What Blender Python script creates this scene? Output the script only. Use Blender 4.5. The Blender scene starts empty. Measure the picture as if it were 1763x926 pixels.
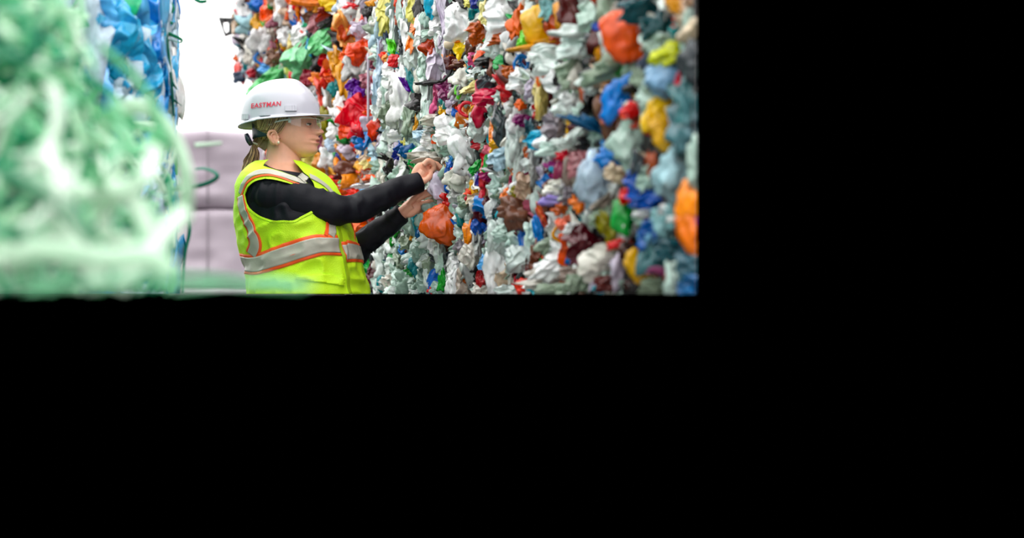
import bpy, bmesh, math, random
import numpy as np
from mathutils import Vector, Matrix
from mathutils.geometry import delaunay_2d_cdt

# ------------------------------------------------------------------ camera, world, exposure
scene = bpy.context.scene
COL = scene.collection
ZC = 0.98                      # camera height
FPX = 2000.0                   # focal length in pixels of the 1763x926 frame
PX0, PY0 = 600.0, 506.0        # principal point

cam_d = bpy.data.cameras.new('camera')
cam = bpy.data.objects.new('camera', cam_d)
COL.objects.link(cam)
cam.location = (0, 0, ZC)
cam.rotation_euler = (math.pi / 2, 0, 0)
cam_d.sensor_width = 36
cam_d.lens = 36 * FPX / 1763
cam_d.shift_x = (881.5 - PX0) / 1763
cam_d.shift_y = (PY0 - 463) / 1763
cam_d.clip_start = 0.05
cam_d.clip_end = 200
cam_d.dof.use_dof = True
cam_d.dof.focus_distance = 4.15
cam_d.dof.aperture_fstop = 1.6
scene.camera = cam

SKY_LOW = 1.75
SKY_HIGH = 2.3
BOUNCE = 0.4
w = bpy.data.worlds.new('world'); scene.world = w; w.use_nodes = True
nt = w.node_tree; nt.nodes.clear()
def wn(t, **k):
    n = nt.nodes.new(t)
    for a, b in k.items(): setattr(n, a, b)
    return n
tc = wn('ShaderNodeTexCoord'); sp = wn('ShaderNodeSeparateXYZ'); nt.links.new(tc.outputs['Generated'], sp.inputs[0])
def mr(src, a, b, c=0.0, d=1.0):
    n = wn('ShaderNodeMapRange', interpolation_type='SMOOTHSTEP')
    nt.links.new(src, n.inputs['Value'])
    n.inputs['From Min'].default_value = a; n.inputs['From Max'].default_value = b
    n.inputs['To Min'].default_value = c; n.inputs['To Max'].default_value = d
    return n.outputs[0]
def mm(op, a, b):
    n = wn('ShaderNodeMath', operation=op)
    for i, v in enumerate((a, b)):
        if isinstance(v, (int, float)): n.inputs[i].default_value = v
        else: nt.links.new(v, n.inputs[i])
    return n.outputs[0]
up = mr(sp.outputs['Z'], 0.0, 0.03)
sector = mm('MULTIPLY', mr(sp.outputs['X'], -0.10, 0.27), mr(sp.outputs['Y'], 0.0, 0.2))
low = mr(sp.outputs['Z'], 0.27, 0.42, 1.0, 0.0)
skyv = mm('MULTIPLY', up, mm('SUBTRACT', 1.0, mm('MULTIPLY', sector, low)))
gnd = mm('MULTIPLY', mr(sp.outputs['Z'], -0.03, 0.0, 1.0, 0.0), mr(sp.outputs['Y'], -0.3, 0.0, 1.0, 0.0))
grad = mm('ADD', SKY_LOW, mm('MULTIPLY', mr(sp.outputs['Z'], 0.0, 1.0), SKY_HIGH))
val = mm('ADD', mm('MULTIPLY', skyv, grad), mm('MULTIPLY', gnd, BOUNCE))
bg = wn('ShaderNodeBackground'); bg.inputs['Color'].default_value = (1.0, 0.995, 0.985, 1)
nt.links.new(val, bg.inputs['Strength'])
wo = wn('ShaderNodeOutputWorld'); nt.links.new(bg.outputs[0], wo.inputs[0])

vs = scene.view_settings
vs.view_transform = 'Standard'; vs.look = 'None'; vs.exposure = 0.0; vs.gamma = 1; vs.use_curve_mapping = False

# ------------------------------------------------------------------ helpers
rng = np.random.default_rng(7)
random.seed(7)

def lin(c):
    return tuple((x / 12.92 if x <= 0.04045 else ((x + 0.055) / 1.055) ** 2.4) for x in c)
def rgb(r, g, b): return lin((r / 255, g / 255, b / 255))

def unproj(px, py, Y):
    return np.array([(px - PX0) / FPX * Y, Y, ZC + (PY0 - py) / FPX * Y])

def empty(name, loc=(0, 0, 0)):
    o = bpy.data.objects.new(name, None); COL.objects.link(o); o.location = loc
    o.empty_display_size = 0.05
    return o
def tag(o, label=None, cat=None, group=None, kind=None):
    if label: o['label'] = label
    if cat: o['category'] = cat
    if group: o['group'] = group
    if kind: o['kind'] = kind
    return o
def mesh_obj(name, verts, faces, mats, parent=None, smooth=True, midx=None):
    me = bpy.data.meshes.new(name)
    me.from_pydata([tuple(map(float, v)) for v in verts], [], [tuple(map(int, f)) for f in faces])
    for m in (mats if isinstance(mats, (list, tuple)) else [mats]): me.materials.append(m)
    if midx is not None: me.polygons.foreach_set('material_index', np.asarray(midx, dtype=np.int32))
    me.polygons.foreach_set('use_smooth', [smooth] * len(me.polygons))
    me.update()
    o = bpy.data.objects.new(name, me); COL.objects.link(o)
    if parent is not None: attach(o, parent)
    return o
def wpos(o):
    p = Vector((0, 0, 0))
    while o is not None:
        p += o.location; o = o.parent
    return p
def attach(o, parent):
    """vertices are in world space: keep them there under a translated parent, origin at centre of the mesh"""
    me = o.data
    n = len(me.vertices); a = np.empty(n * 3, dtype=np.float32); me.vertices.foreach_get('co', a); a = a.reshape(-1, 3)
    c = (a.min(0) + a.max(0)) / 2
    me.vertices.foreach_set('co', (a - c).ravel()); me.update()
    o.parent = parent
    o.location = Vector([float(x) for x in c]) - wpos(parent)

def vnoise(p, seed=0):
    """smooth value noise in [-1,1], p (N,3)"""
    p = np.asarray(p, float)
    i = np.floor(p).astype(np.int64); f = p - i
    f = f * f * f * (f * (f * 6 - 15) + 10)
    out = np.zeros(len(p))
    for dx in (0, 1):
        wx = f[:, 0] if dx else 1 - f[:, 0]
        for dy in (0, 1):
            wy = f[:, 1] if dy else 1 - f[:, 1]
            for dz in (0, 1):
                wz = f[:, 2] if dz else 1 - f[:, 2]
                h = (i[:, 0] + dx) * 374761393 + (i[:, 1] + dy) * 668265263 + (i[:, 2] + dz) * 2147483647 + seed * 974711
                h = (h ^ (h >> 13)) * 1274126177
                h = (h ^ (h >> 16)) & 0xffff
                out += wx * wy * wz * (h / 32767.5 - 1)
    return out

# ---- materials
def principled(name, col, rough=0.5, spec=0.5, bump=0, bscale=40, var=0.0, vscale=10, sheen=0, sss=0, coat=0, metal=0, trans=0, distort=0.0, voronoi=False):
    m = bpy.data.materials.new(name); m.use_nodes = True
    t = m.node_tree; b = t.nodes['Principled BSDF']
    b.inputs['Base Color'].default_value = (*col, 1)
    b.inputs['Roughness'].default_value = rough
    b.inputs['Specular IOR Level'].default_value = spec
    b.inputs['Metallic'].default_value = metal
    if coat: b.inputs['Coat Weight'].default_value = coat; b.inputs['Coat Roughness'].default_value = 0.15
    if sheen: b.inputs['Sheen Weight'].default_value = sheen
    if sss:
        b.inputs['Subsurface Weight'].default_value = sss
        b.inputs['Subsurface Radius'].default_value = (0.02, 0.008, 0.004); b.inputs['Subsurface Scale'].default_value = 0.5
    tcn = t.nodes.new('ShaderNodeTexCoord')
    if var:
        n = t.nodes.new('ShaderNodeTexNoise'); n.inputs['Scale'].default_value = vscale; n.inputs['Detail'].default_value = 4
        t.links.new(tcn.outputs['Object'], n.inputs['Vector'])
        r = t.nodes.new('ShaderNodeMapRange'); r.inputs['From Min'].default_value = 0.3; r.inputs['From Max'].default_value = 0.7
        r.inputs['To Min'].default_value = 1 - var; r.inputs['To Max'].default_value = 1 + var * 0.6
        t.links.new(n.outputs['Fac'], r.inputs['Value'])
        mx = t.nodes.new('ShaderNodeVectorMath'); mx.operation = 'SCALE'; mx.inputs[0].default_value = col
        t.links.new(r.outputs[0], mx.inputs['Scale']); t.links.new(mx.outputs[0], b.inputs['Base Color'])
    if bump:
        n = t.nodes.new('ShaderNodeTexVoronoi' if voronoi else 'ShaderNodeTexNoise'); n.inputs['Scale'].default_value = bscale
        if not voronoi: n.inputs['Detail'].default_value = 6; n.inputs['Distortion'].default_value = distort
        t.links.new(tcn.outputs['Object'], n.inputs['Vector'])
        bp = t.nodes.new('ShaderNodeBump'); bp.inputs['Strength'].default_value = bump; bp.inputs['Distance'].default_value = 0.006
        t.links.new(n.outputs[0], bp.inputs['Height']); t.links.new(bp.outputs[0], b.inputs['Normal'])
    if trans:
        tr = t.nodes.new('ShaderNodeBsdfTranslucent'); tr.inputs['Color'].default_value = (*col, 1)
        mix = t.nodes.new('ShaderNodeMixShader'); mix.inputs[0].default_value = trans
        t.links.new(b.outputs[0], mix.inputs[1]); t.links.new(tr.outputs[0], mix.inputs[2])
        t.links.new(mix.outputs[0], t.nodes['Material Output'].inputs['Surface'])
    return m

PAL = {
 'white': (244, 244, 244), 'offwhite': (218, 214, 204), 'mintwhite': (220, 230, 226), 'mint': (190, 212, 202), 'clearmint': (160, 186, 174),
 'sage': (142, 158, 138), 'paleblue': (186, 210, 226), 'palecyan': (150, 192, 198), 'skyblue': (92, 168, 220), 'blue': (28, 118, 200), 'azure': (14, 128, 200),
 'royal': (28, 84, 178), 'navy': (38, 48, 140), 'deepblue': (10, 92, 146), 'cyan': (40, 178, 208), 'teal': (24, 134, 140), 'darkteal': (30, 78, 88),
 'tealgrey': (72, 112, 118), 'steel': (112, 160, 188), 'slate': (70, 80, 104), 'lime': (110, 206, 60), 'paleLime': (188, 212, 120), 'limeyellow': (206, 206, 20),
 'green': (16, 158, 60), 'filmgreen': (118, 200, 136), 'mintgreen': (60, 190, 130), 'olive': (146, 140, 36), 'khaki': (206, 196, 104), 'cream': (232, 218, 150),
 'yellow': (242, 190, 0), 'gold': (230, 158, 10), 'amber': (206, 136, 12), 'ochre': (216, 142, 36), 'orange': (244, 122, 28), 'lightorange': (246, 156, 84),
 'orangered': (240, 62, 8), 'redorange': (204, 40, 6), 'rust': (184, 84, 34), 'brick': (164, 52, 30), 'red': (216, 34, 34), 'crimson': (190, 30, 62), 'rosered': (206, 62, 78),
 'coral': (232, 90, 76), 'salmon': (240, 130, 112), 'pink': (228, 120, 150), 'rose': (170, 74, 106), 'plum': (128, 56, 98), 'mauve': (158, 96, 108), 'magenta': (176, 62, 150),
 'purple': (110, 42, 168), 'lavender': (162, 144, 208), 'lilac': (204, 192, 210), 'greyplum': (134, 124, 132), 'maroon': (88, 34, 36), 'brown': (118, 78, 62), 'darkbrown': (66, 40, 34),
 'taupe': (158, 142, 132), 'beige': (206, 182, 158), 'grey': (176, 176, 174), 'charcoal': (58, 64, 68), 'dark': (30, 26, 26), 'black': (16, 16, 18), 'darkred': (150, 18, 22),  # dark: black scraps, and shade between scraps painted as pieces
 'silver': (190, 190, 188), 'filmblue': (104, 184, 232), 'filmdeep': (22, 142, 216), 'filmpale': (206, 226, 240),
}
WORD = {'filmblue': 'light blue', 'filmdeep': 'bright blue', 'filmpale': 'pale icy blue', 'offwhite': 'off-white', 'mintwhite': 'pale mint white', 'clearmint': 'clear greenish', 'palecyan': 'pale cyan', 'paleblue': 'pale blue', 'skyblue': 'sky blue',
 'deepblue': 'deep blue', 'darkteal': 'dark teal', 'tealgrey': 'grey teal', 'paleLime': 'pale lime', 'limeyellow': 'lime yellow', 'filmgreen': 'translucent green',
 'mintgreen': 'mint green', 'lightorange': 'light orange', 'orangered': 'orange red', 'redorange': 'red orange', 'brick': 'brick red', 'rosered': 'rose red',
 'greyplum': 'grey plum', 'darkbrown': 'dark brown', 'darkred': 'dark red', 'royal': 'royal blue', 'steel': 'steel blue', 'azure': 'azure blue'}
PM = {}
def pmat(c):
    if c in PM: return PM[c]
    m = bpy.data.materials.new('plastic_' + c.lower()); m.use_nodes = True; t = m.node_tree; b = t.nodes['Principled BSDF']; lk = t.links.new
    col = rgb(*PAL[c])
    b.inputs['Roughness'].default_value = 0.24; b.inputs['Specular IOR Level'].default_value = 0.5
    tcn = t.nodes.new('ShaderNodeTexCoord'); geo = t.nodes.new('ShaderNodeNewGeometry'); oi = t.nodes.new('ShaderNodeObjectInfo')
    sm_ = t.nodes.new('ShaderNodeMath'); sm_.operation = 'ADD'; lk(geo.outputs['Random Per Island'], sm_.inputs[0]); lk(oi.outputs['Random'], sm_.inputs[1])
    fr = t.nodes.new('ShaderNodeMath'); fr.operation = 'FRACT'; lk(sm_.outputs[0], fr.inputs[0])
    hs = t.nodes.new('ShaderNodeHueSaturation'); hs.inputs['Color'].default_value = (*col, 1)
    def mrange(src, c0, c1, a=0.0, b_=1.0):
        r = t.nodes.new('ShaderNodeMapRange'); r.inputs['From Min'].default_value = a; r.inputs['From Max'].default_value = b_
        r.inputs['To Min'].default_value = c0; r.inputs['To Max'].default_value = c1; lk(src, r.inputs['Value']); return r.outputs[0]
    lk(mrange(fr.outputs[0], 0.485, 0.515), hs.inputs['Hue']); lk(mrange(fr.outputs[0], 1.25, 1.0), hs.inputs['Saturation'])
    n = t.nodes.new('ShaderNodeTexNoise'); n.inputs['Scale'].default_value = 26; n.inputs['Detail'].default_value = 5; n.inputs['Distortion'].default_value = 0.8
    lk(tcn.outputs['Object'], n.inputs['Vector'])
    v1 = mrange(n.outputs['Fac'], 0.70, 1.16, 0.3, 0.7)
    v2 = mrange(fr.outputs[0], 0.8, 1.12); ml = t.nodes.new('ShaderNodeMath'); ml.operation = 'MULTIPLY'; lk(v1, ml.inputs[0]); lk(v2, ml.inputs[1]); lk(ml.outputs[0], hs.inputs['Value'])
    lk(hs.outputs[0], b.inputs['Base Color'])
    rn = t.nodes.new('ShaderNodeTexNoise'); rn.noise_type = 'RIDGED_MULTIFRACTAL'; rn.inputs['Scale'].default_value = 24; rn.inputs['Detail'].default_value = 5; rn.inputs['Roughness'].default_value = 0.55; rn.inputs['Distortion'].default_value = 0.5
    mp = t.nodes.new('ShaderNodeMapping'); mp.inputs['Scale'].default_value = (1.5, 1.5, 0.75); lk(tcn.outputs['Object'], mp.inputs['Vector']); lk(mp.outputs[0], rn.inputs['Vector'])
    bp = t.nodes.new('ShaderNodeBump'); bp.inputs['Strength'].default_value = 1.0; bp.inputs['Distance'].default_value = 0.010
    lk(rn.outputs[0], bp.inputs['Height']); lk(bp.outputs[0], b.inputs['Normal'])
    tr = t.nodes.new('ShaderNodeBsdfTranslucent'); lk(hs.outputs[0], tr.inputs['Color'])
    mix = t.nodes.new('ShaderNodeMixShader'); mix.inputs[0].default_value = 0.12
    lk(b.outputs[0], mix.inputs[1]); lk(tr.outputs[0], mix.inputs[2]); lk(mix.outputs[0], t.nodes['Material Output'].inputs['Surface'])
    PM[c] = m
    return m

# ---- crumpled pieces
def grid_faces(nu, nv, closed=False):
    f = []
    for j in range(nv - 1):
        for i in range(nu if closed else nu - 1):
            a = j * nu + i; b = j * nu + (i + 1) % nu
            f.append((a, b, b + nu, a + nu))
    return f
_ico = {}
def ico(n):
    if n not in _ico:
        bm = bmesh.new(); bmesh.ops.create_icosphere(bm, subdivisions=n, radius=1)
        bm.verts.ensure_lookup_table()
        v = np.array([x.co[:] for x in bm.verts]); f = [tuple(x.index for x in q.verts) for q in bm.faces]; bm.free()
        _ico[n] = (v, f)
    return _ico[n]
def trisum(p, r, n=5, fmin=0.7, fmax=3.2, aniso=1.0):
    h = np.zeros(len(p))
    for k in range(n):
        d = r.normal(size=3); d[2] *= aniso; d /= np.linalg.norm(d)
        f = fmin * (fmax / fmin) ** (k / max(1, n - 1))
        ph = p @ d * f + r.random() + 0.25 * vnoise(p * 1.3 + k * 7.1, int(r.integers(1e6)))
        tr = np.abs(ph - np.floor(ph) - 0.5) * 2
        h += (tr - 0.5) / f
    return h
def crumple(r, kind, res, ragged=0.42):
    """unit piece: x right, y depth (towards -y = viewer), z up, about [-1,1]"""
    if kind == 'f':                                  # folded film: bent, pleated sheet
        n = {3: 22, 4: 44}[res]
        u, v = np.meshgrid(np.linspace(-1, 1, n), np.linspace(-1, 1, n))
        u = u.ravel(); v = v.ravel()
        x = u * np.sqrt(1 - v * v / 2); z = v * np.sqrt(1 - u * u / 2)
        x = 0.3 * u + 0.7 * x; z = 0.3 * v + 0.7 * z
        p = np.stack([x, np.zeros_like(x), z], 1)
        s = int(r.integers(1e6))
        rad = np.sqrt(x * x + z * z)
        rag = 1 + ragged * vnoise(np.stack([x / (rad + .2), z / (rad + .2), x * 0], 1) * 2.6 + s % 97, s) * np.clip(rad, 0, 1)
        h = trisum(np.stack([x, z * 0, z], 1), r, 5, 0.5, 2.2)
        th = r.random() * 3.14; q = x * math.cos(th) + z * math.sin(th); q2 = -x * math.sin(th) + z * math.cos(th)
        q = q * (1 + 0.45 * q2) + 0.16 * vnoise(p * 2.2 + 3, s + 7)
        fr_ = r.uniform(1.3, 3.2); ph = q * fr_ + r.random(); tri = np.abs(ph - np.floor(ph) - 0.5) * 2 - 0.5
        y = -0.5 * h + 0.55 / fr_ * tri + 0.9 * rad ** 2.6 + 0.25 * vnoise(p * 1.5 + 5, s + 1)
        p = np.stack([x * rag + 0.14 * vnoise(p * 3.0, s + 2) + 0.25 * tri / fr_ * math.cos(th), y - 0.25, z * rag + 0.14 * vnoise(p * 3.0 + 9, s + 3) + 0.25 * tri / fr_ * math.sin(th)], 1)
        return p, grid_faces(n, n)
    v, f = ico(res)
    s = int(r.integers(1e6))
    h = trisum(v, r, 7, 0.7, 4.5, 0.4 if kind == 't' else 1.0)
    low_ = vnoise(v * 1.4 + 3.3, s)
    rr = 1 + 0.34 * low_ + 0.48 * h
    p = v * rr[:, None]
    p[:, 0] += 0.18 * vnoise(v * 1.2 + 11, s + 4); p[:, 2] += 0.18 * vnoise(v * 1.2 + 17, s + 5)
    if kind == 'p': p = v * (1 + 0.12 * low_ + 0.16 * h)[:, None]
    if kind == 'b': p = v * (1 + 0.18 * low_ + 0.42 * h)[:, None]
    return p, f
def ringpiece(r):
    n, m = 40, 10
    a = np.repeat(np.arange(n) / n * 2 * np.pi, m); b = np.tile(np.arange(m) / m * 2 * np.pi, n)
    R = 0.78 + 0.2 * np.cos(b); P_ = np.stack([R * np.cos(a), 0.3 * np.sin(b), R * np.sin(a)], 1)
    P_ += 0.06 * np.stack([vnoise(P_ * 2, 3), vnoise(P_ * 2, 4), vnoise(P_ * 2, 5)], 1)
    f = [(i * m + j, ((i + 1) % n) * m + j, ((i + 1) % n) * m + (j + 1) % m, i * m + (j + 1) % m) for i in range(n) for j in range(m)]
    return P_, f
def place(p, c, sx, sy, sz, rot, yaw, pitch=0.0):
    q = p * np.array([sx, sy, sz])
    cr, sr = math.cos(rot), math.sin(rot)                # rotation in the facing plane, clockwise on screen
    x = q[:, 0] * cr + q[:, 2] * sr; z = -q[:, 0] * sr + q[:, 2] * cr; y = q[:, 1]
    cy, sy_ = math.cos(yaw), math.sin(yaw)
    x, y = x * cy - y * sy_, x * sy_ + y * cy
    cp, sp_ = math.cos(pitch), math.sin(pitch)
    y, z = y * cp - z * sp_, y * sp_ + z * cp
    return np.stack([x, y, z], 1) + c
RIGHT_END = 0.2995
FLAT = [None]
def trim(v):
    """the stacks are built from camera height up and end at an oblique end face"""
    v[:, 2] = np.maximum(v[:, 2], ZC)
    v[:, 0] = np.minimum(v[:, 0], v[:, 1] * RIGHT_END)
    if FLAT[0] is not None:                       # film pressed flat in the press
        lim = FLAT[0] + 0.012 * vnoise(v * 9, 71); v[:, 0] = np.where(v[:, 0] > lim, lim + (v[:, 0] - lim) * 0.08, v[:, 0])
    return v

class Bale:
    def __init__(s, name, label, group, face, z0, z1, back, palette, side=1, cat='bale'):
        """face: polyline [(X,Y)..] seen from above; back: vector pointing into the bale"""
        s.face = np.array(face, float); s.z0, s.z1 = z0, z1; s.back = np.array(back, float)
        c = s.face.mean(0) + s.back * 0.4
        s.root = empty(name, (c[0], c[1], z0)); tag(s.root, label, cat, group)
        s.pal = palette; s.r = np.random.default_rng(abs(hash_(label)) % 99991)
        s.seg = np.linalg.norm(np.diff(s.face, axis=0), axis=1)
        s.count = {}
    def at(s, t):
        d = t * s.seg.sum()
        for i, L in enumerate(s.seg):
            if d <= L or i == len(s.seg) - 1:
                return s.face[i] + (s.face[i + 1] - s.face[i]) * (d / L)
            d -= L
    def Yat(s, px):
        k = (px - PX0) / FPX
        best = None
        for i in range(len(s.seg)):
            a, b = s.face[i], s.face[i + 1]; d = b - a
            den = d[0] - k * d[1]
            t = (k * a[1] - a[0]) / den
            tc_ = min(1, max(0, t)); e = abs(t - tc_)
            if best is None or e < best[0]: best = (e, a[1] + d[1] * t if e < 0.6 else a[1] + d[1] * tc_)
        return best[1]
    def body(s, mat, depth, inset=0.05, maxx=None):
        A = s.face + s.back * inset; B = s.face + s.back * depth
        if maxx: B[:, 0] = np.minimum(B[:, 0], B[:, 1] * maxx); A[:, 0] = np.minimum(A[:, 0], A[:, 1] * maxx)
        ring = np.vstack([A, B[::-1]]); n = len(ring)
        nz = 14; v = []; sub = []
        for i in range(n):
            a, b = ring[i], ring[(i + 1) % n]; m = max(2, int(np.linalg.norm(b - a) / 0.06))
            for k in range(m): sub.append(a + (b - a) * k / m)
        sub = np.array(sub); n = len(sub)
        zz = np.linspace(s.z0, s.z1, nz)
        v = np.array([[x, y, z] for z in zz for x, y in sub])
        d = np.stack([vnoise(v * 9, 3), vnoise(v * 9, 4), 0 * v[:, 0]], 1) * 0.02
        v = v + d; v = trim(v) if maxx else v
        v[:, 2] = np.maximum(v[:, 2], ZC)
        f = grid_faces(n, nz, True)
        f.append(tuple(range((nz - 1) * n, nz * n))); f.append(tuple(range(n - 1, -1, -1)))
        return mesh_obj('bale_core', v, f, mat, s.root)
    def piece(s, px, py, w, h, rot=0, c='white', kind=None, off=0.0, name=None, label=None):
        Y = s.Yat(px) - off
        sc = Y / FPX; r = s.r
        if kind is None: kind = 'f' if r.random() < 0.72 else 't'
        p, f = (ringpiece(r) if kind == 'o' else crumple(r, kind, 4, 0.22 if max(w, h) > 30 else 0.32))
        q = place(p, unproj(px, py, Y), w * sc * 0.56, max(0.3 * min(w, h), 0.22 * max(w, h)) * sc, h * sc * 0.56, math.radians(rot), r.uniform(-0.3, 0.3), r.uniform(-.2, .2))
        q = trim(q)
        nm = name or {'f': 'plastic_film', 't': 'plastic_bag', 'b': 'plastic_bottle', 'p': 'plastic_bag', 'o': 'plastic_ring'}[kind]
        o = mesh_obj(nm, q, f, pmat(c), s.root)
        noun = nm.replace('_', ' ')
        o['label'] = label or ('crumpled %s %s' % (WORD.get(c, c), noun) if not noun.startswith(WORD.get(c, c)) else 'crumpled ' + noun)
        return o
    def filler(s, n, smin, smax, behind=0.02, spread=0.03, name='compressed_plastic', tall=1.3, tmin=None):
        r = s.r; V = []; F = []; M = []; base = 0
        names = list(s.pal.keys()); pr = np.array([s.pal[k] for k in names], float); pr /= pr.sum()
        for i in range(n):
            t = r.random(); xy = s.at(t); z = r.uniform(s.z0, s.z1)
            if tmin and t < tmin(z): continue
            xy = xy + s.back * (behind + r.uniform(-spread, spread))
            k = 'f' if r.random() < 0.75 else 't'
            p, f = crumple(r, k, 3)
            a = r.uniform(smin, smax) / 2; b = a * r.uniform(0.5, 1.0)
            q = place(p, np.array([xy[0], xy[1], z]), b, b * 0.8, a * tall, r.normal() * 0.6, r.uniform(-.8, .8), r.uniform(-.3, .3))
            q = trim(q)
            V.append(q); F += [tuple(base + x for x in ff) for ff in f]; M += [int(r.choice(len(names), p=pr))] * len(f)
            base += len(q)
        o = mesh_obj(name, np.vstack(V), F, [pmat(k) for k in names], s.root, midx=M)
        o['kind'] = 'stuff'; o['label'] = 'compressed mix of small scraps of film and bottles'
        return o
def hash_(s):
    h = 5381
    for ch in s: h = (h * 33 + ord(ch)) & 0x7fffffff
    return h

def tube(path, rad, seg=10, cap=True):
    """path (N,3), rad scalar or (N,) -> verts, faces closed"""
    P_ = np.asarray(path, float); n = len(P_); rad = np.broadcast_to(rad, (n,)).astype(float)
    T = np.gradient(P_, axis=0); T /= (np.linalg.norm(T, axis=1)[:, None] + 1e-12)
    up_ = np.array([0, 0, 1.0]) if abs(T[0][2]) < 0.9 else np.array([1.0, 0, 0])
    N = np.cross(T[0], up_); N /= np.linalg.norm(N); V = []
    for i in range(n):
        N = N - T[i] * (N @ T[i]); N /= np.linalg.norm(N); B = np.cross(T[i], N)
        a = np.arange(seg) / seg * 2 * np.pi
        V.append(P_[i] + rad[i] * (np.cos(a)[:, None] * N + np.sin(a)[:, None] * B))
    V = np.vstack(V); F = grid_faces(seg, n, True)
    if cap: F.append(tuple(range(seg - 1, -1, -1))); F.append(tuple(range((n - 1) * seg, n * seg)))
    return V, F
def catmull(pts, m=8):
    P_ = np.asarray(pts, float); P_ = np.vstack([2 * P_[0] - P_[1], P_, 2 * P_[-1] - P_[-2]]); out = []
    for i in range(1, len(P_) - 2):
        for t in np.arange(m) / m:
            a, b, c, d = P_[i - 1:i + 3]
            out.append(0.5 * ((2 * b) + (c - a) * t + (2 * a - 5 * b + 4 * c - d) * t * t + (3 * b - a - 3 * c + d) * t ** 3))
    out.append(P_[-2]); return np.array(out)
def ribbon(path, width, thick, r=None, normal=None, twist=0.0):
    P_ = np.asarray(path, float); n = len(P_)
    T = np.gradient(P_, axis=0); T /= (np.linalg.norm(T, axis=1)[:, None] + 1e-12)
    N = np.array(normal if normal is not None else [0, 0, 1.0], float)
    V = []
    for i in range(n):
        N = N - T[i] * (N @ T[i]); N /= (np.linalg.norm(N) + 1e-9); B = np.cross(T[i], N)
        a = twist * i / n; n2 = N * math.cos(a) + B * math.sin(a); b2 = np.cross(T[i], n2)
        for sx, sy in ((-1, -1), (1, -1), (1, 1), (-1, 1)):
            V.append(P_[i] + b2 * sx * width / 2 + n2 * sy * thick / 2)
    F = grid_faces(4, n, True); F.append((3, 2, 1, 0)); F.append(tuple(range((n - 1) * 4, n * 4)))
    return np.array(V), F
def join(parts):
    V = []; F = []; b = 0
    for v, f in parts:
        V.append(np.asarray(v)); F += [tuple(b + i for i in q) for q in f]; b += len(v)
    return np.vstack(V), F

core_mat = principled('core_gap_shade', rgb(40, 34, 34), rough=0.6, bump=0.8, bscale=30, var=0.4)  # core colour darkened so gaps between pieces read as deep shade

# ------------------------------------------------------------------ far wrapped bales (background)
wrap_mat = principled('mauve_stretch_wrap', rgb(156, 144, 154), rough=0.4, bump=0.3, bscale=4, var=0.10, vscale=3, distort=2)
def wrapped(x0, x1, y0, y1, z0, z1, seed):
    nx, nz = 40, 24; bv = 0.05
    # rounded box by superellipsoid loft
    n = 72; V = []; zz = np.linspace(0, 1, 20)
    for t in zz:
        e = min(t, 1 - t) * (z1 - z0)
        k = 1 - 0.05 * max(0, 1 - e / 0.06) ** 2
        for a in np.arange(n) / n * 2 * np.pi:
            ca, sa = math.cos(a), math.sin(a)
            m = (abs(ca) ** 9 + abs(sa) ** 9) ** (-1 / 9)
            V.append([(x0 + x1) / 2 + (x1 - x0) / 2 * ca * m * k, (y0 + y1) / 2 + (y1 - y0) / 2 * sa * m * k, z0 + (z1 - z0) * t])
    V = np.array(V)
    V[:, 0] += 0.015 * vnoise(V * 5, seed); V[:, 1] += 0.03 * vnoise(V * np.array([4, 4, 9]), seed + 1)
    V[:, 2] += 0.018 * vnoise(V * np.array([7, 7, 1]), seed + 2) * (V[:, 2] > z1 - 0.03)
    V[:, 2] = np.maximum(V[:, 2], ZC)
    F = grid_faces(n, len(zz), True); F.append(tuple(range(n - 1, -1, -1))); F.append(tuple(range((len(zz) - 1) * n, len(zz) * n)))
    return V, F
tie_mat = principled('grey_tie', rgb(120, 110, 118), rough=0.5)
for z0, z1, lab in ((1.875, 2.665, 'top'), (1.075, 1.845, 'middle'), (ZC, 1.045, 'lowest')):
    r0 = empty('wrapped_bale', (-1.2, 12.7, z0))
    tag(r0, {'top': 'big bale in pale mauve wrap, topmost of the stack behind the worker',
             'middle': 'big bale in pale mauve wrap, second from top of the stack behind the worker',
             'lowest': 'upper rim of the lowest mauve wrapped bale behind the worker'}[lab], 'bale', 'mauve wrapped bales in the background')
    v, f = wrapped(-2.35 if lab == 'top' else -1.95, 0.0, 12.0, 13.4, z0, z1, len(lab))
    mesh_obj('wrap', v, f, wrap_mat, r0)
    for xx in (-1.45, -0.62):
        if lab != 'lowest':
            v, f = ribbon([(xx, 11.965, z) for z in np.linspace(z0 + .01, z1 - .01, 8)], 0.016, 0.004, normal=(0, 1, 0))
            mesh_obj('tie_strap', v, f, tie_mat, r0)

# ------------------------------------------------------------------ bales of mixed plastic on the right
P_COL = dict(white=10, offwhite=6, orangered=9, redorange=4, gold=5, orange=5, mauve=4, skyblue=4, blue=3, beige=5, brown=4, lilac=4, teal=2, red=4, mintwhite=6, green=2, maroon=4, dark=8, paleblue=4)
P_FARL = dict(white=10, offwhite=6, orangered=6, mauve=2, skyblue=3, blue=3, beige=5, brown=6, lilac=4, teal=2, mintwhite=8, green=3, maroon=3, dark=7, paleblue=8, clearmint=6)
P_MIDU = dict(white=26, mintwhite=20, mint=12, clearmint=8, offwhite=8, paleblue=5, lilac=5, coral=2, orange=2, rust=3, teal=2, gold=2, dark=7, charcoal=5, red=2, sage=4)
P_MIDL = dict(mintwhite=12, mint=12, clearmint=18, sage=8, white=6, teal=4, green=5, offwhite=4, dark=5, charcoal=3, taupe=4, brown=3, blue=2, darkteal=3)
P_NEAR = dict(white=20, mintwhite=14, mint=8, offwhite=9, sage=5, orangered=4, rust=4, brown=8, maroon=6, dark=11, charcoal=7, red=3, blue=3, cyan=1, gold=3, rose=2, beige=5, lilac=3, clearmint=5, teal=2, grey=4, green=1)  # dark share raised to paint the shaded gaps between pieces
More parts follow.
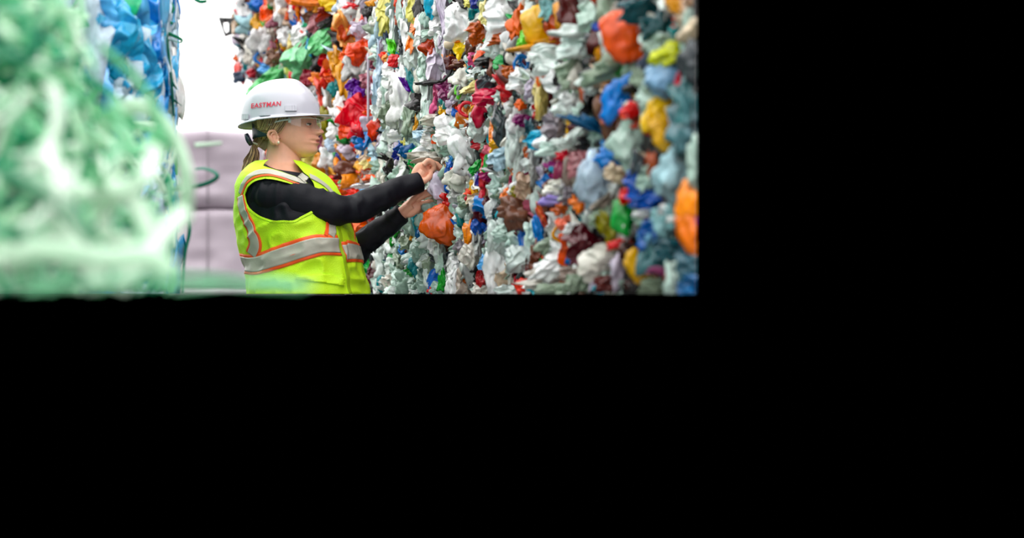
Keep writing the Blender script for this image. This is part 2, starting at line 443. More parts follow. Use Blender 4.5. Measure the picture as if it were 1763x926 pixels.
GRP = 'baled mixed plastic stacked along the right side'
CUTX = RIGHT_END
far_u = Bale('plastic_bale', 'far bale of bright orange, red and white plastic rising behind the white hard hat', GRP, [(-0.73, 7.5), (0.12, 5.25)], 1.53, 2.95, (0.935, 0.354), P_COL)
far_l = Bale('plastic_bale', 'far lower bale with blue, brown and orange film behind the arms', GRP, [(-0.30, 6.35), (0.12, 5.25)], ZC, 1.50, (0.935, 0.354), P_FARL)
mid_u = Bale('plastic_bale', 'upper bale of mostly white and mint bags above the raised hand', GRP, [(0.11, 5.05), (0.37, 4.04)], 1.47, 2.30, (0.968, 0.249), P_MIDU)
mid_l = Bale('plastic_bale', 'lower bale of clear and green bottles below the hands', GRP, [(0.11, 5.05), (0.37, 4.04)], ZC, 1.45, (0.968, 0.249), P_MIDL)
near = Bale('plastic_bale', 'nearest bale of crumpled mixed colour plastic filling the right of the view', GRP, [(0.37, 4.04), (0.50, 3.1), (0.63, 2.09)], ZC, 2.05, (0.99, 0.13), P_NEAR)
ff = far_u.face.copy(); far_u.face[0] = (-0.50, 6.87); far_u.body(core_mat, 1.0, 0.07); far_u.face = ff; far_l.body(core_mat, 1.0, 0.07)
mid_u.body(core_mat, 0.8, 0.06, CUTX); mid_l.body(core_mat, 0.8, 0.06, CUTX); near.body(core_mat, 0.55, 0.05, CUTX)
far_u.filler(1100, 0.05, 0.13, 0.05, 0.035, tmin=lambda z: 0.24 * min(1, max(0, (2.42 - z) / 0.2)))
far_l.filler(350, 0.05, 0.12, 0.05, 0.035)
mid_u.filler(800, 0.03, 0.085, 0.035, 0.03)
mid_l.filler(600, 0.03, 0.08, 0.03, 0.03)
near.filler(1700, 0.03, 0.075, 0.03, 0.025)

def spec(b, txt, scale=1.13):
    for line in txt.strip().split(';'):
        t = line.split()
        if not t: continue
        px, py, w_, h_, rot = map(float, t[:5]); c = t[5]; k = t[6] if len(t) > 6 else None
        off = b.r.uniform(0.015, 0.065)
        if k is not None and k not in 'ftbop': k = None
        b.piece(px, py, w_ * scale, h_ * scale, rot, c, k, off)

spec(far_u, """425 14 26 34 0 white;419 12 7 16 0 red;450 8 20 12 0 blue;437 13 14 7 0 skyblue;462 16 20 32 10 orangered;468 30 24 9 -45 orange;472 36 24 13 -45 mauve;
428 42 32 28 15 palecyan b;428 30 28 5 5 navy;443 61 24 6 20 navy;452 74 34 30 0 white;487 15 24 44 0 white;511 13 7 26 -12 orange;496 28 9 9 0 orange b;506 12 16 32 0 white;
527 42 13 10 0 mintgreen;545 38 24 36 0 mauve;521 57 36 34 20 white;489 60 22 30 0 white;487 76 8 16 -10 yellow;502 72 11 22 0 cream;537 57 12 14 0 charcoal;
470 100 22 22 0 brown;452 100 26 22 0 blue o;460 118 24 13 0 skyblue;436 124 18 11 -10 redorange;425 112 10 16 0 teal;406 42 14 32 0 beige;410 132 20 16 0 slate;
470 130 86 30 -35 filmgreen f;522 97 78 44 -38 filmgreen f;562 70 60 34 -32 filmgreen f;540 60 24 5 -60 white;500 118 16 32 -15 paleLime;511 128 12 14 0 blue;
545 6 56 16 5 orange;572 5 32 16 5 yellow b;548 14 22 12 0 gold;566 15 34 9 -10 darkred;565 24 34 9 -20 redorange;590 12 36 7 -50 offwhite;566 36 34 12 -20 dark;
606 12 26 12 0 orangered;634 18 18 24 0 dark;597 52 38 54 -8 lightorange f;623 48 32 24 0 lilac;626 85 50 46 -10 orangered f;601 100 26 24 0 orangered;583 112 18 52 -20 gold;
613 113 38 36 0 grey t;566 118 18 34 25 orangered;640 108 14 22 0 mauve;530 135 22 26 0 darkred;549 137 22 15 20 orange b;553 162 15 54 -15 salmon;564 166 15 32 0 white;
578 152 14 20 0 teal;592 142 17 44 -15 gold;572 132 22 16 0 orangered;609 146 22 20 0 purple;607 166 11 34 10 purple;620 158 16 12 0 purple;590 182 32 38 20 white;
636 138 26 30 0 mauve;621 196 46 58 45 orangered f;606 218 34 38 15 orangered f;646 198 32 17 30 orangered;600 182 13 18 0 darkred;580 202 13 34 -30 white;563 212 24 38 -10 olive;
578 227 22 18 0 white b;622 239 26 20 0 azure;638 237 18 30 10 azure;622 222 24 14 0 grey;648 213 28 20 0 lilac;592 240 20 9 10 green;577 251 24 16 0 paleblue;556 250 13 22 0 mauve;
600 259 30 15 20 lilac;625 264 28 28 0 beige;635 248 13 11 0 red;658 258 28 28 0 beige;642 272 13 16 0 orange;632 281 18 13 0 cream;559 286 40 36 0 ochre f;567 273 22 22 20 white;
592 271 12 42 -35 gold;601 291 34 17 0 brown;586 276 13 24 0 navy;536 276 28 24 0 khaki;650 160 20 34 0 lilac;440 85 20 22 0 offwhite;430 100 16 20 0 offwhite;423 70 18 24 0 offwhite;415 95 14 20 0 white;478 12 10 24 0 beige""")  # the slanted dark film near the top is a shadow painted as a piece
for a, b_ in (((634, 92), (634, 214)),):
    Y = 5.15
    v, f = tube([unproj(a[0], y, Y) for y in np.linspace(a[1], b_[1], 10)], 0.006)
    o = mesh_obj('bale_wire', v, f, principled('wire', rgb(180, 170, 186), 0.35), far_u.root); o['label'] = 'thin vertical baling wire'
# black plastic handle sticking out of the far bale
def slab(poly, Y, thick, hole=None):
    n = 24
    if hole is None:
        p = [unproj(x, y, Y) for x, y in poly]; m = len(p)
        V = np.array(p + [q + np.array([0, thick, 0]) for q in p])
        F = [tuple(range(m)), tuple(range(2 * m - 1, m - 1, -1))] + [(i, i + m, (i + 1) % m + m, (i + 1) % m) for i in range(m)]
        return V, F
    m = len(poly); o = [unproj(x, y, Y) for x, y in poly]; h = [unproj(x, y, Y) for x, y in hole]
    t = np.array([0, thick, 0]); V = np.array(o + h + [q + t for q in o] + [q + t for q in h]); F = []
    for i in range(m):
        j = (i + 1) % m
        F += [(i, j, j + m, i + m), (i + 2 * m, i + 3 * m, j + 3 * m, j + 2 * m), (i, i + 2 * m, j + 2 * m, j), (i + m, j + m, j + 3 * m, i + 3 * m)]
    return V, F
v, f = slab([(376, 30), (404, 31), (397, 38), (399, 58), (387, 62), (381, 45)], 7.0, 0.02, [(384, 38), (391, 37), (394, 40), (394, 54), (389, 57), (385, 48)])
mesh_obj('plastic_handle', v, f, pmat('black'), far_u.root, smooth=False)['label'] = 'black plastic loop handle poking out'

spec(far_l, """578 309 30 14 0 orangered;602 314 28 12 0 green;652 306 32 9 0 orangered;640 317 64 7 0 white f;590 332 62 26 0 orangered f;622 331 46 15 0 orangered;655 320 34 9 0 paleblue;
632 381 62 32 -15 orangered f;652 366 34 14 -20 orangered;604 392 20 30 20 paleblue;612 410 16 24 0 offwhite;664 420 40 32 -20 skyblue f;626 450 18 22 0 blue;616 470 22 34 0 paleblue;693 407 26 32 0 taupe b;
650 450 18 30 0 darkbrown;652 478 30 34 0 maroon;655 488 26 7 0 yellow o;655 498 26 16 0 dark;674 455 38 32 0 offwhite;640 500 34 16 0 paleblue;625 492 22 20 0 skyblue;635 430 30 18 -30 white;672 440 26 20 0 paleblue;
600 322 26 8 0 lilac;560 318 24 12 0 white;668 480 26 26 0 greyplum;640 345 40 10 0 lilac;668 344 30 14 0 offwhite;588 302 30 8 0 maroon""")

spec(mid_u, """648 22 12 30 0 white;645 6 16 10 0 gold;664 26 22 64 0 khaki f;655 50 15 34 0 paleblue;684 8 7 20 0 coral;678 45 15 66 0 mintwhite;683 32 6 20 0 brick;693 20 13 54 0 mint;694 8 8 14 0 red;
702 22 14 36 0 mintwhite;716 16 24 42 0 khaki f;724 36 20 9 0 orange;713 56 11 56 15 orange;724 55 15 50 3 white;742 13 14 30 -15 cyan;750 44 24 22 0 white;745 63 32 18 0 mint;745 82 30 28 20 rust f;
677 84 13 34 -20 lime;682 103 28 16 0 coral;669 96 13 20 30 gold;676 116 28 24 0 white;692 88 10 14 0 charcoal;712 92 24 46 0 mintwhite;731 112 20 50 0 mint;722 116 9 18 0 darkteal;706 121 11 14 0 red;
753 104 24 54 10 lilac;701 60 12 54 -8 white;660 98 18 54 0 paleblue;663 60 7 28 -20 slate;652 146 26 56 0 paleblue;658 84 16 22 0 lilac;703 150 10 34 -40 purple f;694 152 28 48 0 white;
692 186 34 58 0 white b;675 224 22 34 25 mintwhite;691 230 32 24 0 white;735 164 18 76 0 mintwhite;738 200 14 34 0 mint;745 141 38 5 -5 black;772 154 34 38 20 plum f;754 152 14 28 0 rose;
752 180 14 30 0 pink;762 192 10 20 0 gold;719 213 9 32 10 gold;733 224 26 15 0 charcoal;735 234 32 20 0 paleblue;750 238 12 14 0 orangered;743 242 28 20 0 white;668 190 28 28 0 sage;657 168 18 24 0 white;
650 190 20 26 0 mintwhite;668 162 18 30 0 mint;750 206 42 16 -5 offwhite;745 222 26 10 0 grey;697 250 26 13 0 royal;709 262 26 20 0 deepblue;686 264 16 16 0 navy;703 274 26 9 25 offwhite;699 244 12 9 0 khaki;
718 262 22 20 -30 mintgreen;742 268 62 18 -3 offwhite f;713 282 15 28 -10 green b;690 303 24 26 0 clearmint b;702 304 50 7 -42 mintgreen;706 318 34 9 -42 green;705 205 18 40 0 sage;722 190 14 40 0 mint;667 130 18 24 0 mintwhite;
712 240 20 22 0 mint;765 30 9 90 0 lilac;757 75 12 30 -10 mintwhite;690 128 18 16 0 white;735 30 14 24 0 mint;770 90 14 60 0 lilac""")
v, f = tube(catmull([unproj(x, y, 4.26 - .02) for x, y in ((758, 288), (764, 286), (771, 286))], 6), [0.011] * 13)
o = mesh_obj('metal_cap', v + 0.0012 * np.sin(v[:, :1] * 1500), f, principled('silver_metal', rgb(200, 198, 195), 0.25, metal=0.8), mid_u.root); o['label'] = 'silver ridged bottle neck held in the fingers'
spec(mid_u, """776 282 8 14 0 blue;778 272 8 10 0 azure;774 290 7 10 0 khaki""")
spec(mid_l, """762 324 28 38 0 lilac t;760 352 15 20 0 green b;771 384 66 58 -6 redorange p;735 392 18 9 0 pink b;722 390 17 48 -18 teal;746 372 32 26 0 clearmint;736 372 24 26 0 mint;745 412 30 30 20 mintwhite;732 428 34 30 0 clearmint;
715 441 30 22 0 mint;712 448 26 10 0 white b;710 466 22 16 0 green;731 482 26 34 0 clearmint;746 460 26 32 0 sage;765 485 14 26 0 green b;763 432 22 40 0 mintwhite;700 490 28 28 0 clearmint b;685 474 22 26 0 mint;
748 500 16 9 0 coral;695 430 15 14 0 blue b;710 404 9 22 0 gold;690 450 24 26 0 sage;722 462 20 30 0 teal;750 440 20 18 0 charcoal;716 495 18 18 0 clearmint;760 462 18 26 0 mint;772 450 14 30 0 charcoal;700 380 20 22 0 clearmint;
705 365 22 18 0 mintwhite;690 390 18 20 0 clearmint;740 350 22 20 0 sage;728 405 16 26 0 deepblue;760 410 26 14 0 offwhite;680 505 30 16 0 mint;744 395 18 20 0 mint;676 455 20 24 0 mintwhite;
752 420 22 34 0 white;735 448 26 22 0 mintwhite;742 478 18 22 0 mintwhite;757 498 22 18 0 clearmint;725 440 22 20 0 clearmint;720 505 22 12 0 mintwhite;702 418 20 24 0 sage;710 385 18 22 0 mint;775 470 16 30 0 mintwhite""")

spec(near, """775 82 16 36 0 taupe;802 36 62 58 0 white f;819 5 14 13 0 navy;836 20 15 34 0 cream;806 5 12 12 0 khaki;870 25 56 46 0 white f;860 60 40 44 20 white;826 52 32 30 -25 rust f;798 67 24 13 0 orange;
801 84 32 28 0 yellow;862 84 46 30 0 mintwhite;891 42 20 34 15 orange;865 68 34 11 -10 rust;935 45 60 64 0 yellow p;945 76 78 13 -3 gold;903 66 18 28 20 lime;879 90 13 40 0 black;934 90 24 22 0 white b;
870 107 30 18 0 green;898 110 26 28 0 blue o;880 123 30 20 20 rust;853 117 20 24 0 brown;832 100 18 22 0 orangered b;818 100 20 18 0 pink;790 109 28 12 0 brown;850 166 54 26 -5 red f;876 152 26 46 -40 rosered;
845 140 34 28 20 charcoal;900 137 36 34 20 white;937 135 20 26 0 orangered;952 102 60 44 0 mintwhite f;967 150 52 30 32 white;931 168 22 62 0 cream;896 180 13 13 0 orangered b;915 158 20 30 0 lilac;
985 20 30 46 -30 maroon;1020 26 34 46 0 mint;1085 62 68 74 -8 orangered p;1058 36 26 10 -10 darkred;1005 64 66 18 10 mintwhite;1002 86 66 34 0 mintwhite;1150 95 48 23 -15 limeyellow b;1143 136 52 52 0 steel p;
1140 72 52 26 0 mint;1170 50 28 24 0 teal;1118 10 90 34 0 darkteal;1166 10 34 24 20 amber b;1190 62 26 66 0 mint;1130 45 48 28 0 darkteal;1192 105 30 40 0 charcoal;1070 165 34 68 35 azure b;1050 140 26 34 10 amber;
1062 115 86 28 -12 sage;1022 142 34 36 45 mintwhite;1115 102 14 34 45 slate;1140 188 28 58 40 yellow b;1092 190 34 18 0 salmon b;1095 199 28 11 0 darkred;1122 165 38 56 0 mint;1168 137 9 22 0 coral;1187 170 44 66 0 tealgrey;
1086 178 22 9 -10 olive;985 176 46 20 40 white;1012 192 38 24 30 mint;1000 125 66 42 -5 sage;1045 20 20 40 0 sage;1062 25 14 34 0 taupe;1030 45 14 14 0 royal;804 188 24 24 0 orangered o;832 182 28 50 0 red b;
790 110 26 14 0 maroon;790 156 9 14 0 lime;816 150 36 12 -18 cream;784 194 8 10 0 blue;782 222 50 44 10 white f;776 250 28 26 0 clearmint;790 248 13 10 0 darkred;802 268 36 44 -20 white;826 216 32 44 0 mintwhite;
864 210 24 66 0 charcoal;848 226 10 36 0 orange;858 247 26 24 0 gold;841 259 14 10 0 pink;866 270 44 32 -25 paleblue f;856 286 24 12 15 dark;858 295 42 8 10 white;845 302 30 16 0 rose;836 326 17 42 0 crimson f;
857 322 26 20 0 mint;857 346 24 44 10 white;893 215 26 38 0 white b;893 262 26 66 0 mintwhite;907 266 10 20 0 rust;912 220 14 26 0 darkteal;932 240 40 28 0 cyan f;955 256 40 22 0 mint b;
918 292 12 56 0 grey;955 286 24 14 20 magenta;961 301 16 14 0 magenta;952 291 11 7 0 cyan b;890 296 24 13 30 rust;880 313 8 20 0 crimson;896 320 30 15 -35 white;874 335 17 17 0 orange b;890 330 20 14 0 olive b;
906 322 28 36 0 beige;893 366 52 40 0 brown b;879 366 15 24 0 mauve;812 330 24 14 -35 orangered;790 304 32 26 0 offwhite;789 331 30 32 0 grey;780 346 24 16 20 red;774 305 13 34 0 royal;776 328 10 26 0 azure;
823 308 8 20 0 navy;815 341 20 17 0 beige;966 345 42 17 0 lavender;960 321 38 24 0 offwhite;935 308 13 36 -20 lilac;1022 215 66 15 22 deepblue;1093 206 28 20 0 red;1083 250 46 74 0 mint b;1133 214 36 34 10 yellow p;
1146 240 56 28 42 yellow p;1182 216 46 76 0 tealgrey b;1026 246 48 24 0 dark;985 246 38 14 10 mintwhite;998 228 34 17 -40 mintwhite;1055 270 46 26 5 azure b;1030 308 44 56 0 paleblue;1062 300 32 24 30 beige;
1008 320 24 34 0 mint b;1102 312 34 46 0 royal;1124 285 14 40 0 rust;1116 312 22 44 0 mint;1157 302 44 64 0 palecyan b;1192 340 34 74 20 orange p;1083 336 22 28 -20 red;1073 370 30 54 5 green p;1012 340 18 16 30 yellow;
996 350 20 24 -30 orange;1000 282 34 44 0 mauve;1042 345 50 14 -35 taupe;1120 346 56 24 0 royal;826 396 17 34 -40 royal;809 404 16 36 0 lightorange;821 412 15 52 0 grey;812 440 28 34 20 offwhite;797 426 20 24 0 greyplum;
784 462 26 46 0 white;784 492 22 42 0 white;804 482 30 40 0 taupe;836 450 15 28 20 skyblue;832 476 17 30 10 brick;863 418 38 64 0 mintwhite;856 462 32 64 0 white;896 442 48 42 -10 mintwhite;871 400 32 26 0 mint;
827 366 20 26 0 maroon;928 396 11 46 -10 azure b;934 371 10 36 -22 coral;968 360 30 18 0 rust;973 385 24 20 0 salmon;965 402 26 26 0 gold o;957 456 72 34 -32 white;940 480 66 30 -10 offwhite;901 497 24 20 -40 orangered b;
926 500 28 12 0 cyan;934 452 10 10 0 green;915 400 22 36 0 mint;849 371 24 24 0 white;925 440 17 38 0 brown;1127 396 30 60 40 steel;1120 405 30 34 30 royal;1147 380 34 36 0 palecyan;1108 367 22 12 0 white b;1190 400 40 70 -15 orange p;
1197 392 24 56 0 magenta b;1005 412 48 44 -20 maroon;1000 442 34 28 0 mauve;1050 400 20 58 -30 olive;1066 420 32 14 -15 orangered;1041 450 64 50 -20 offwhite f;1100 460 34 56 -40 yellow p;1126 441 42 44 0 tealgrey b;
1086 432 34 28 0 darkbrown;1160 482 26 56 10 mint b;1183 455 30 50 0 darkteal;1140 466 36 11 0 plum;985 396 20 18 0 white b;1016 385 34 9 45 mintwhite;1032 498 18 10 0 cyan;1130 494 44 26 0 sage;1052 486 46 24 0 maroon;
1105 496 40 16 0 dark;880 500 40 16 0 mintwhite;960 500 50 18 0 sage;830 500 26 20 0 offwhite;1000 490 40 24 0 sage;1090 490 34 12 0 darkbrown;1160 430 40 30 0 darkteal;1075 395 14 20 0 white;780 180 20 20 0 lilac;
800 135 30 20 0 offwhite;820 125 26 16 0 mintwhite;900 205 26 24 0 plum;960 215 36 40 0 greyplum;970 190 30 20 0 mintwhite;800 345 20 24 0 sage;950 335 26 20 0 taupe;845 350 22 20 0 maroon;945 15 24 30 0 palecyan;
990 300 28 50 0 taupe;980 335 20 30 0 greyplum;1035 375 34 20 -35 sage;1100 280 20 36 0 charcoal;1175 270 26 40 0 brown;1050 200 24 22 0 rust;975 270 24 14 0 coral;940 425 22 22 0 sage;990 470 40 20 0 taupe;1197 280 20 50 0 mint;1190 490 34 30 0 deepblue;1100 130 22 30 0 sage""")  # the dark film under the pale blue sheet paints a shaded hollow
# tie strap hanging down the face of the bales
v, f = ribbon(catmull([unproj(x, y, 4.0) for x, y in ((727, 144), (740, 142), (752, 141), (762, 139), (770, 132), (779, 118))], 6), 0.011, 0.002, normal=(0, 1, 0))
mesh_obj('baling_strap', v, f, pmat('black'), mid_u.root)['label'] = 'black strap stretched across'

# ------------------------------------------------------------------ left: blue film and green strapping
film_core = principled('green_blue_core', rgb(90, 190, 150), rough=0.5, bump=0.8, bscale=20, var=0.3, vscale=6)
XL = -0.50
lb = Bale('film_bale', 'blue film bale on the left with green strap ends poking out', None, [(XL + 0.005, 3.3), (-0.67, 2.78), (-0.95, 2.7)], ZC, 1.95, (-0.2, 0.98), dict(filmblue=10, filmpale=12, filmdeep=5, mintgreen=2, white=2), cat='bale')
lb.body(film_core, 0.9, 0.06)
FLAT[0] = -0.493
lb.filler(300, 0.08, 0.22, 0.04, 0.03)
spec(lb, """264 30 60 110 0 filmpale f;275 100 36 90 5 filmpale f;225 40 100 110 0 filmdeep f;205 60 90 90 10 filmblue f;170 30 80 90 0 filmblue f;262 140 66 50 -10 filmdeep f;235 150 60 50 0 filmblue f;285 60 24 130 0 filmpale f;
288 175 26 60 0 filmpale f;294 205 20 50 0 clearmint f;222 238 54 64 -40 filmdeep f;205 300 40 90 30 filmdeep f;150 20 60 60 0 filmblue f;250 20 60 60 0 filmpale f;296 300 24 60 0 filmdeep f;300 420 22 130 3 filmdeep f;298 480 22 60 0 filmdeep f;
250 330 50 60 0 mintgreen f;240 400 60 70 0 filmgreen f;270 460 40 60 0 mintgreen f;200 120 60 60 0 filmpale f;180 180 60 60 0 mintgreen f;280 250 36 60 0 mintgreen f;250 210 50 50 0 filmpale f;180 100 60 60 0 filmblue f""", 1.25)
FLAT[0] = None
GREENS = {'near_mint': (228, 248, 230), 'pale_mint': (240, 252, 240), 'mint': (182, 238, 206), 'leaf': (138, 216, 168), 'emerald': (14, 160, 112), 'teal_green': (8, 132, 106), 'light': (218, 248, 222)}
GM = {k: principled('strap_' + k, rgb(*v), rough=0.42, spec=0.45, trans=0.4, var=0.04, vscale=20) for k, v in GREENS.items()}
strap_root = empty('strapping_tangle', (-0.42, 1.6, ZC))
tag(strap_root, 'loose tangle of pale green plastic strapping bulging out on the far left', 'strapping')
cv, cf = wrapped(-1.3, -0.62, 1.2, 2.7, ZC, 1.9, 9)
cv[:, 0] += 0.05 * vnoise(cv * 7, 5); cv[:, 1] += 0.05 * vnoise(cv * 7, 6); cv[:, 2] = np.maximum(cv[:, 2], ZC)
co = mesh_obj('packed_straps', cv, cf, film_core, strap_root); co['label'] = 'densely packed green core of the tangle'
def put_strap(path, width, mat, normal, twist=0.0, parent=None, label=None):
    v, f = ribbon(path, width, 0.0012, normal=normal, twist=twist); v[:, 2] = np.maximum(v[:, 2], ZC)
    o = mesh_obj('green_strap', v, f, GM[mat], parent or strap_root)
    o['label'] = label or (mat.replace('_', ' ') + ' plastic strap'); return o
rs = np.random.default_rng(21)
def rand_arc(c, R, r):
    n = 26; a0 = r.random() * 6.28; span = r.uniform(1.2, 4.5) if r.random() < 0.3 else r.uniform(0.6, 1.4); R = R * (1 if span > 1.4 else 1.9)
    e1 = r.normal(size=3); e1 /= np.linalg.norm(e1); e2 = r.normal(size=3); e2 -= e1 * (e1 @ e2); e2 /= np.linalg.norm(e2)
    e1 = e1 * np.array([1, .6, 1]); a = a0 + np.linspace(0, span, n)
    p = c + R * (np.cos(a)[:, None] * e1 + np.sin(a)[:, None] * e2 * r.uniform(0.4, 1))
    p += 0.15 * R * np.stack([vnoise(p * 6 + 3, 1), vnoise(p * 6 + 9, 2), vnoise(p * 6 + 15, 3)], 1)
    return p, np.cross(e1, e2)
# individually visible straps
keys = ['pale_mint', 'mint', 'leaf', 'emerald', 'teal_green', 'light']
def film_zone(px, py): return py < 215 and px > 150 + 0.12 * py
for i in range(88):
    low_half = i % 5 < 2
    while True:
        px = rs.uniform(-20, 260) if low_half else rs.uniform(-20, 240); py = rs.uniform(250, 505) if low_half else rs.uniform(-10, 300)
        if not film_zone(px, py) or rs.random() < 0.03: break
    Y = rs.uniform(1.5, 2.3) if low_half else min(rs.uniform(1.7, 2.9), 1000 / (615 - px))
    c = unproj(px, py, Y); R_ = rs.uniform(0.03, 0.10) if low_half else rs.uniform(0.04, 0.14)
    for tries in range(40):
        path, nn = rand_arc(c, R_, rs)
        pj = PX0 + FPX * path[:, 0] / path[:, 1]; pk = PY0 - FPX * (path[:, 2] - ZC) / path[:, 1]
        if pj.max() < 285 and not film_zone(pj.max(), pk[np.argmax(pj)]): break
        c = c + np.array([-0.02, 0, 0])
    pr = [.40, .20, .12, .04, .02, .22] if low_half else [.36, .18, .12, .10, .05, .19]
    put_strap(path, rs.uniform(0.013, 0.02) if low_half else rs.uniform(0.010, 0.017), keys[int(rs.choice(6, p=pr))], nn, rs.uniform(-.6, .6))
# close loops, hand placed: px, py, Y points
def hand(pts, width, mat, normal=(0, 1, 0), twist=0.0, parent=None):
    if parent is not None: width *= 1.6
    if parent is None: pts = [(a, b, c * 1.3) for a, b, c in pts]; width *= 1.2; mat = {'pale_mint': 'near_mint', 'light': 'near_mint'}.get(mat, mat)
    put_strap(catmull([unproj(*p) for p in pts], 10), width, mat, normal, twist, parent)
hand([(110, 330, 1.25), (150, 262, 1.25), (195, 203, 1.22), (235, 183, 1.2), (275, 205, 1.2), (305, 250, 1.2), (322, 310, 1.2), (318, 380, 1.25)], 0.020, 'pale_mint')
hand([(38, 130, 1.25), (42, 200, 1.2), (50, 270, 1.15), (55, 330, 1.15)], 0.016, 'pale_mint')
hand([(0, 70, 1.2), (40, 40, 1.15), (90, 45, 1.1), (110, 100, 1.1), (135, 160, 1.15), (140, 210, 1.2)], 0.016, 'pale_mint')
hand([(70, 0, 1.3), (110, 50, 1.25), (128, 110, 1.2), (130, 180, 1.2)], 0.012, 'leaf')
hand([(-10, 120, 1.2), (40, 95, 1.1), (90, 110, 1.1), (120, 150, 1.15), (150, 200, 1.2)], 0.013, 'light')
hand([(-10, 380, 1.0), (70, 395, 1.0), (160, 405, 1.0), (230, 415, 1.0)], 0.014, 'pale_mint', (0, 1, .3))
hand([(-10, 450, .85), (80, 430, .8), (180, 445, .8), (250, 440, .8), (295, 470, .82)], 0.018, 'pale_mint', (0, 1, .2))
hand([(-10, 490, .8), (100, 490, .78), (220, 485, .78), (330, 480, .8), (430, 490, .85), (530, 497, .9)], 0.017, 'mint', (0, .3, 1))
hand([(300, 500, .85), (380, 492, .85), (460, 482, .88), (535, 494, .9)], 0.010, 'mint', (0, .2, 1))
hand([(140, 380, 1.0), (200, 340, .95), (250, 300, .95), (270, 250, 1.0)], 0.017, 'light')
hand([(90, 300, 1.0), (140, 330, .95), (200, 320, .95), (240, 360, .95), (270, 430, .95)], 0.017, 'pale_mint')
hand([(30, 300, .9), (100, 350, .9), (150, 430, .88), (170, 500, .88)], 0.02, 'pale_mint')
hand([(200, 506, .9), (230, 460, .9), (270, 420, .92), (320, 360, .95)], 0.016, 'light')
for i in range(7):
    x = rs.uniform(-10, 230); y = rs.uniform(360, 500); Y = rs.uniform(1.2, 1.4)
    path, nn = rand_arc(unproj(x, y, Y), rs.uniform(0.03, 0.09), rs); put_strap(path, 0.015, ['pale_mint', 'light', 'mint'][i % 3], nn, 0.5)
# dense straps behind, uncountable
parts = []; mids = []
V = []; F = []; M = []; base = 0
for i in range(900):
    px = rs.uniform(-40, 265); py = rs.uniform(-30, 520)
    if film_zone(px, py): continue
    Y = min(1000 / (610 - px), 3.1) - rs.uniform(0.0, 0.55)
    path, nn = rand_arc(unproj(px, py, Y), rs.uniform(0.03, 0.12), rs)
    pj = PX0 + FPX * path[:, 0] / path[:, 1]; pk = PY0 - FPX * (path[:, 2] - ZC) / path[:, 1]
    if pj.max() > 300 or film_zone(pj.max(), pk[np.argmax(pj)]): continue
    v, f = ribbon(path, rs.uniform(0.006, 0.014), 0.001, normal=nn, twist=rs.uniform(-2, 2)); v[:, 2] = np.maximum(v[:, 2], ZC)
    V.append(v); F += [tuple(base + k for k in q) for q in f]; M += [int(rs.choice(6, p=[.12, .18, .28, .18, .10, .14]))] * len(f); base += len(v)
o = mesh_obj('tangled_strapping', np.vstack(V), F, [GM[k] for k in keys], strap_root, midx=M); tag(o, 'dense tangle of thin green straps', kind='stuff')
# sharp strap ends at the far edge of the film bale
for pts, wd, m_ in (
    ([(287, -6, 3.2), (294, 6, 3.2), (298, 16, 3.2), (294, 22, 3.2), (287, 28, 3.2)], 0.007, 'emerald'),
    ([(286, 38, 3.2), (298, 40, 3.2)], 0.006, 'emerald'),
    ([(287, 57, 3.25), (298, 61, 3.2), (312, 68, 3.2), (311, 73, 3.2), (298, 70, 3.2), (288, 68, 3.25)], 0.007, 'emerald'),
    ([(294, 132, 3.25), (298, 144, 3.2), (305, 154, 3.2)], 0.008, 'teal_green'), ([(294, 168, 3.25), (302, 174, 3.2), (313, 182, 3.2)], 0.009, 'teal_green'),
    ([(335, -2, 3.2), (345, 3, 3.2), (356, 2, 3.2)], 0.006, 'emerald'),
    ([(282, 0, 3.2), (284, 40, 3.2), (290, 90, 3.2), (296, 150, 3.2), (299, 200, 3.2)], 0.005, 'teal_green'),
    ([(280, 330, 2.6), (300, 326, 2.6), (330, 322, 2.6), (355, 316, 2.6), (373, 306, 2.6), (370, 297, 2.6), (352, 290, 2.6), (336, 291, 2.6)], 0.007, 'teal_green'),
    ([(335, 250, 2.4), (360, 248, 2.4), (382, 246, 2.4)], 0.006, 'pale_mint'),
    ([(245, 275, 2.6), (270, 276, 2.6), (300, 280, 2.6)], 0.006, 'pale_mint'),
    ([(278, 300, 2.7), (290, 330, 2.7), (284, 355, 2.7)], 0.008, 'emerald'), ([(270, 310, 2.7), (285, 320, 2.7), (296, 345, 2.7)], 0.008, 'emerald'),
    ([(280, 290, 2.7), (292, 305, 2.7), (300, 335, 2.7)], 0.007, 'light'), ([(325, 365, 2.9), (326, 400, 2.9), (318, 440, 2.9), (314, 506, 2.9)], 0.006, 'teal_green'),
    ([(258, 205, 2.8), (275, 225, 2.8), (262, 245, 2.8), (280, 262, 2.8)], 0.009, 'emerald'), ([(240, 265, 2.6), (262, 250, 2.6), (280, 270, 2.6), (268, 290, 2.6)], 0.009, 'emerald')):
    hand(pts, wd, m_, (0, 1, .4), 0.8, lb.root)

# ------------------------------------------------------------------ the worker
YW = 4.2; K = YW / FPX
def L(px, py, d):     # local pixel units (orthographic at the worker) -> world
    px = np.asarray(px, float); py = np.asarray(py, float); d = np.asarray(d, float)
    return np.stack(np.broadcast_arrays((px - PX0) * K, YW + d * K, ZC + (PY0 - py) * K), -1)
def J(px, py, d):     # a landmark that has to show at px,py, standing d behind the mid plane
    return unproj(px, py, YW + d * K)
person = empty('person', (-0.22, YW, ZC))
tag(person, 'woman in white hard hat and neon safety vest, in profile, touching the baled plastic', 'person')
skin = principled('skin', rgb(234, 170, 142), rough=0.42, spec=0.4, sss=0.12, var=0.08, vscale=30, bump=0.05, bscale=200)
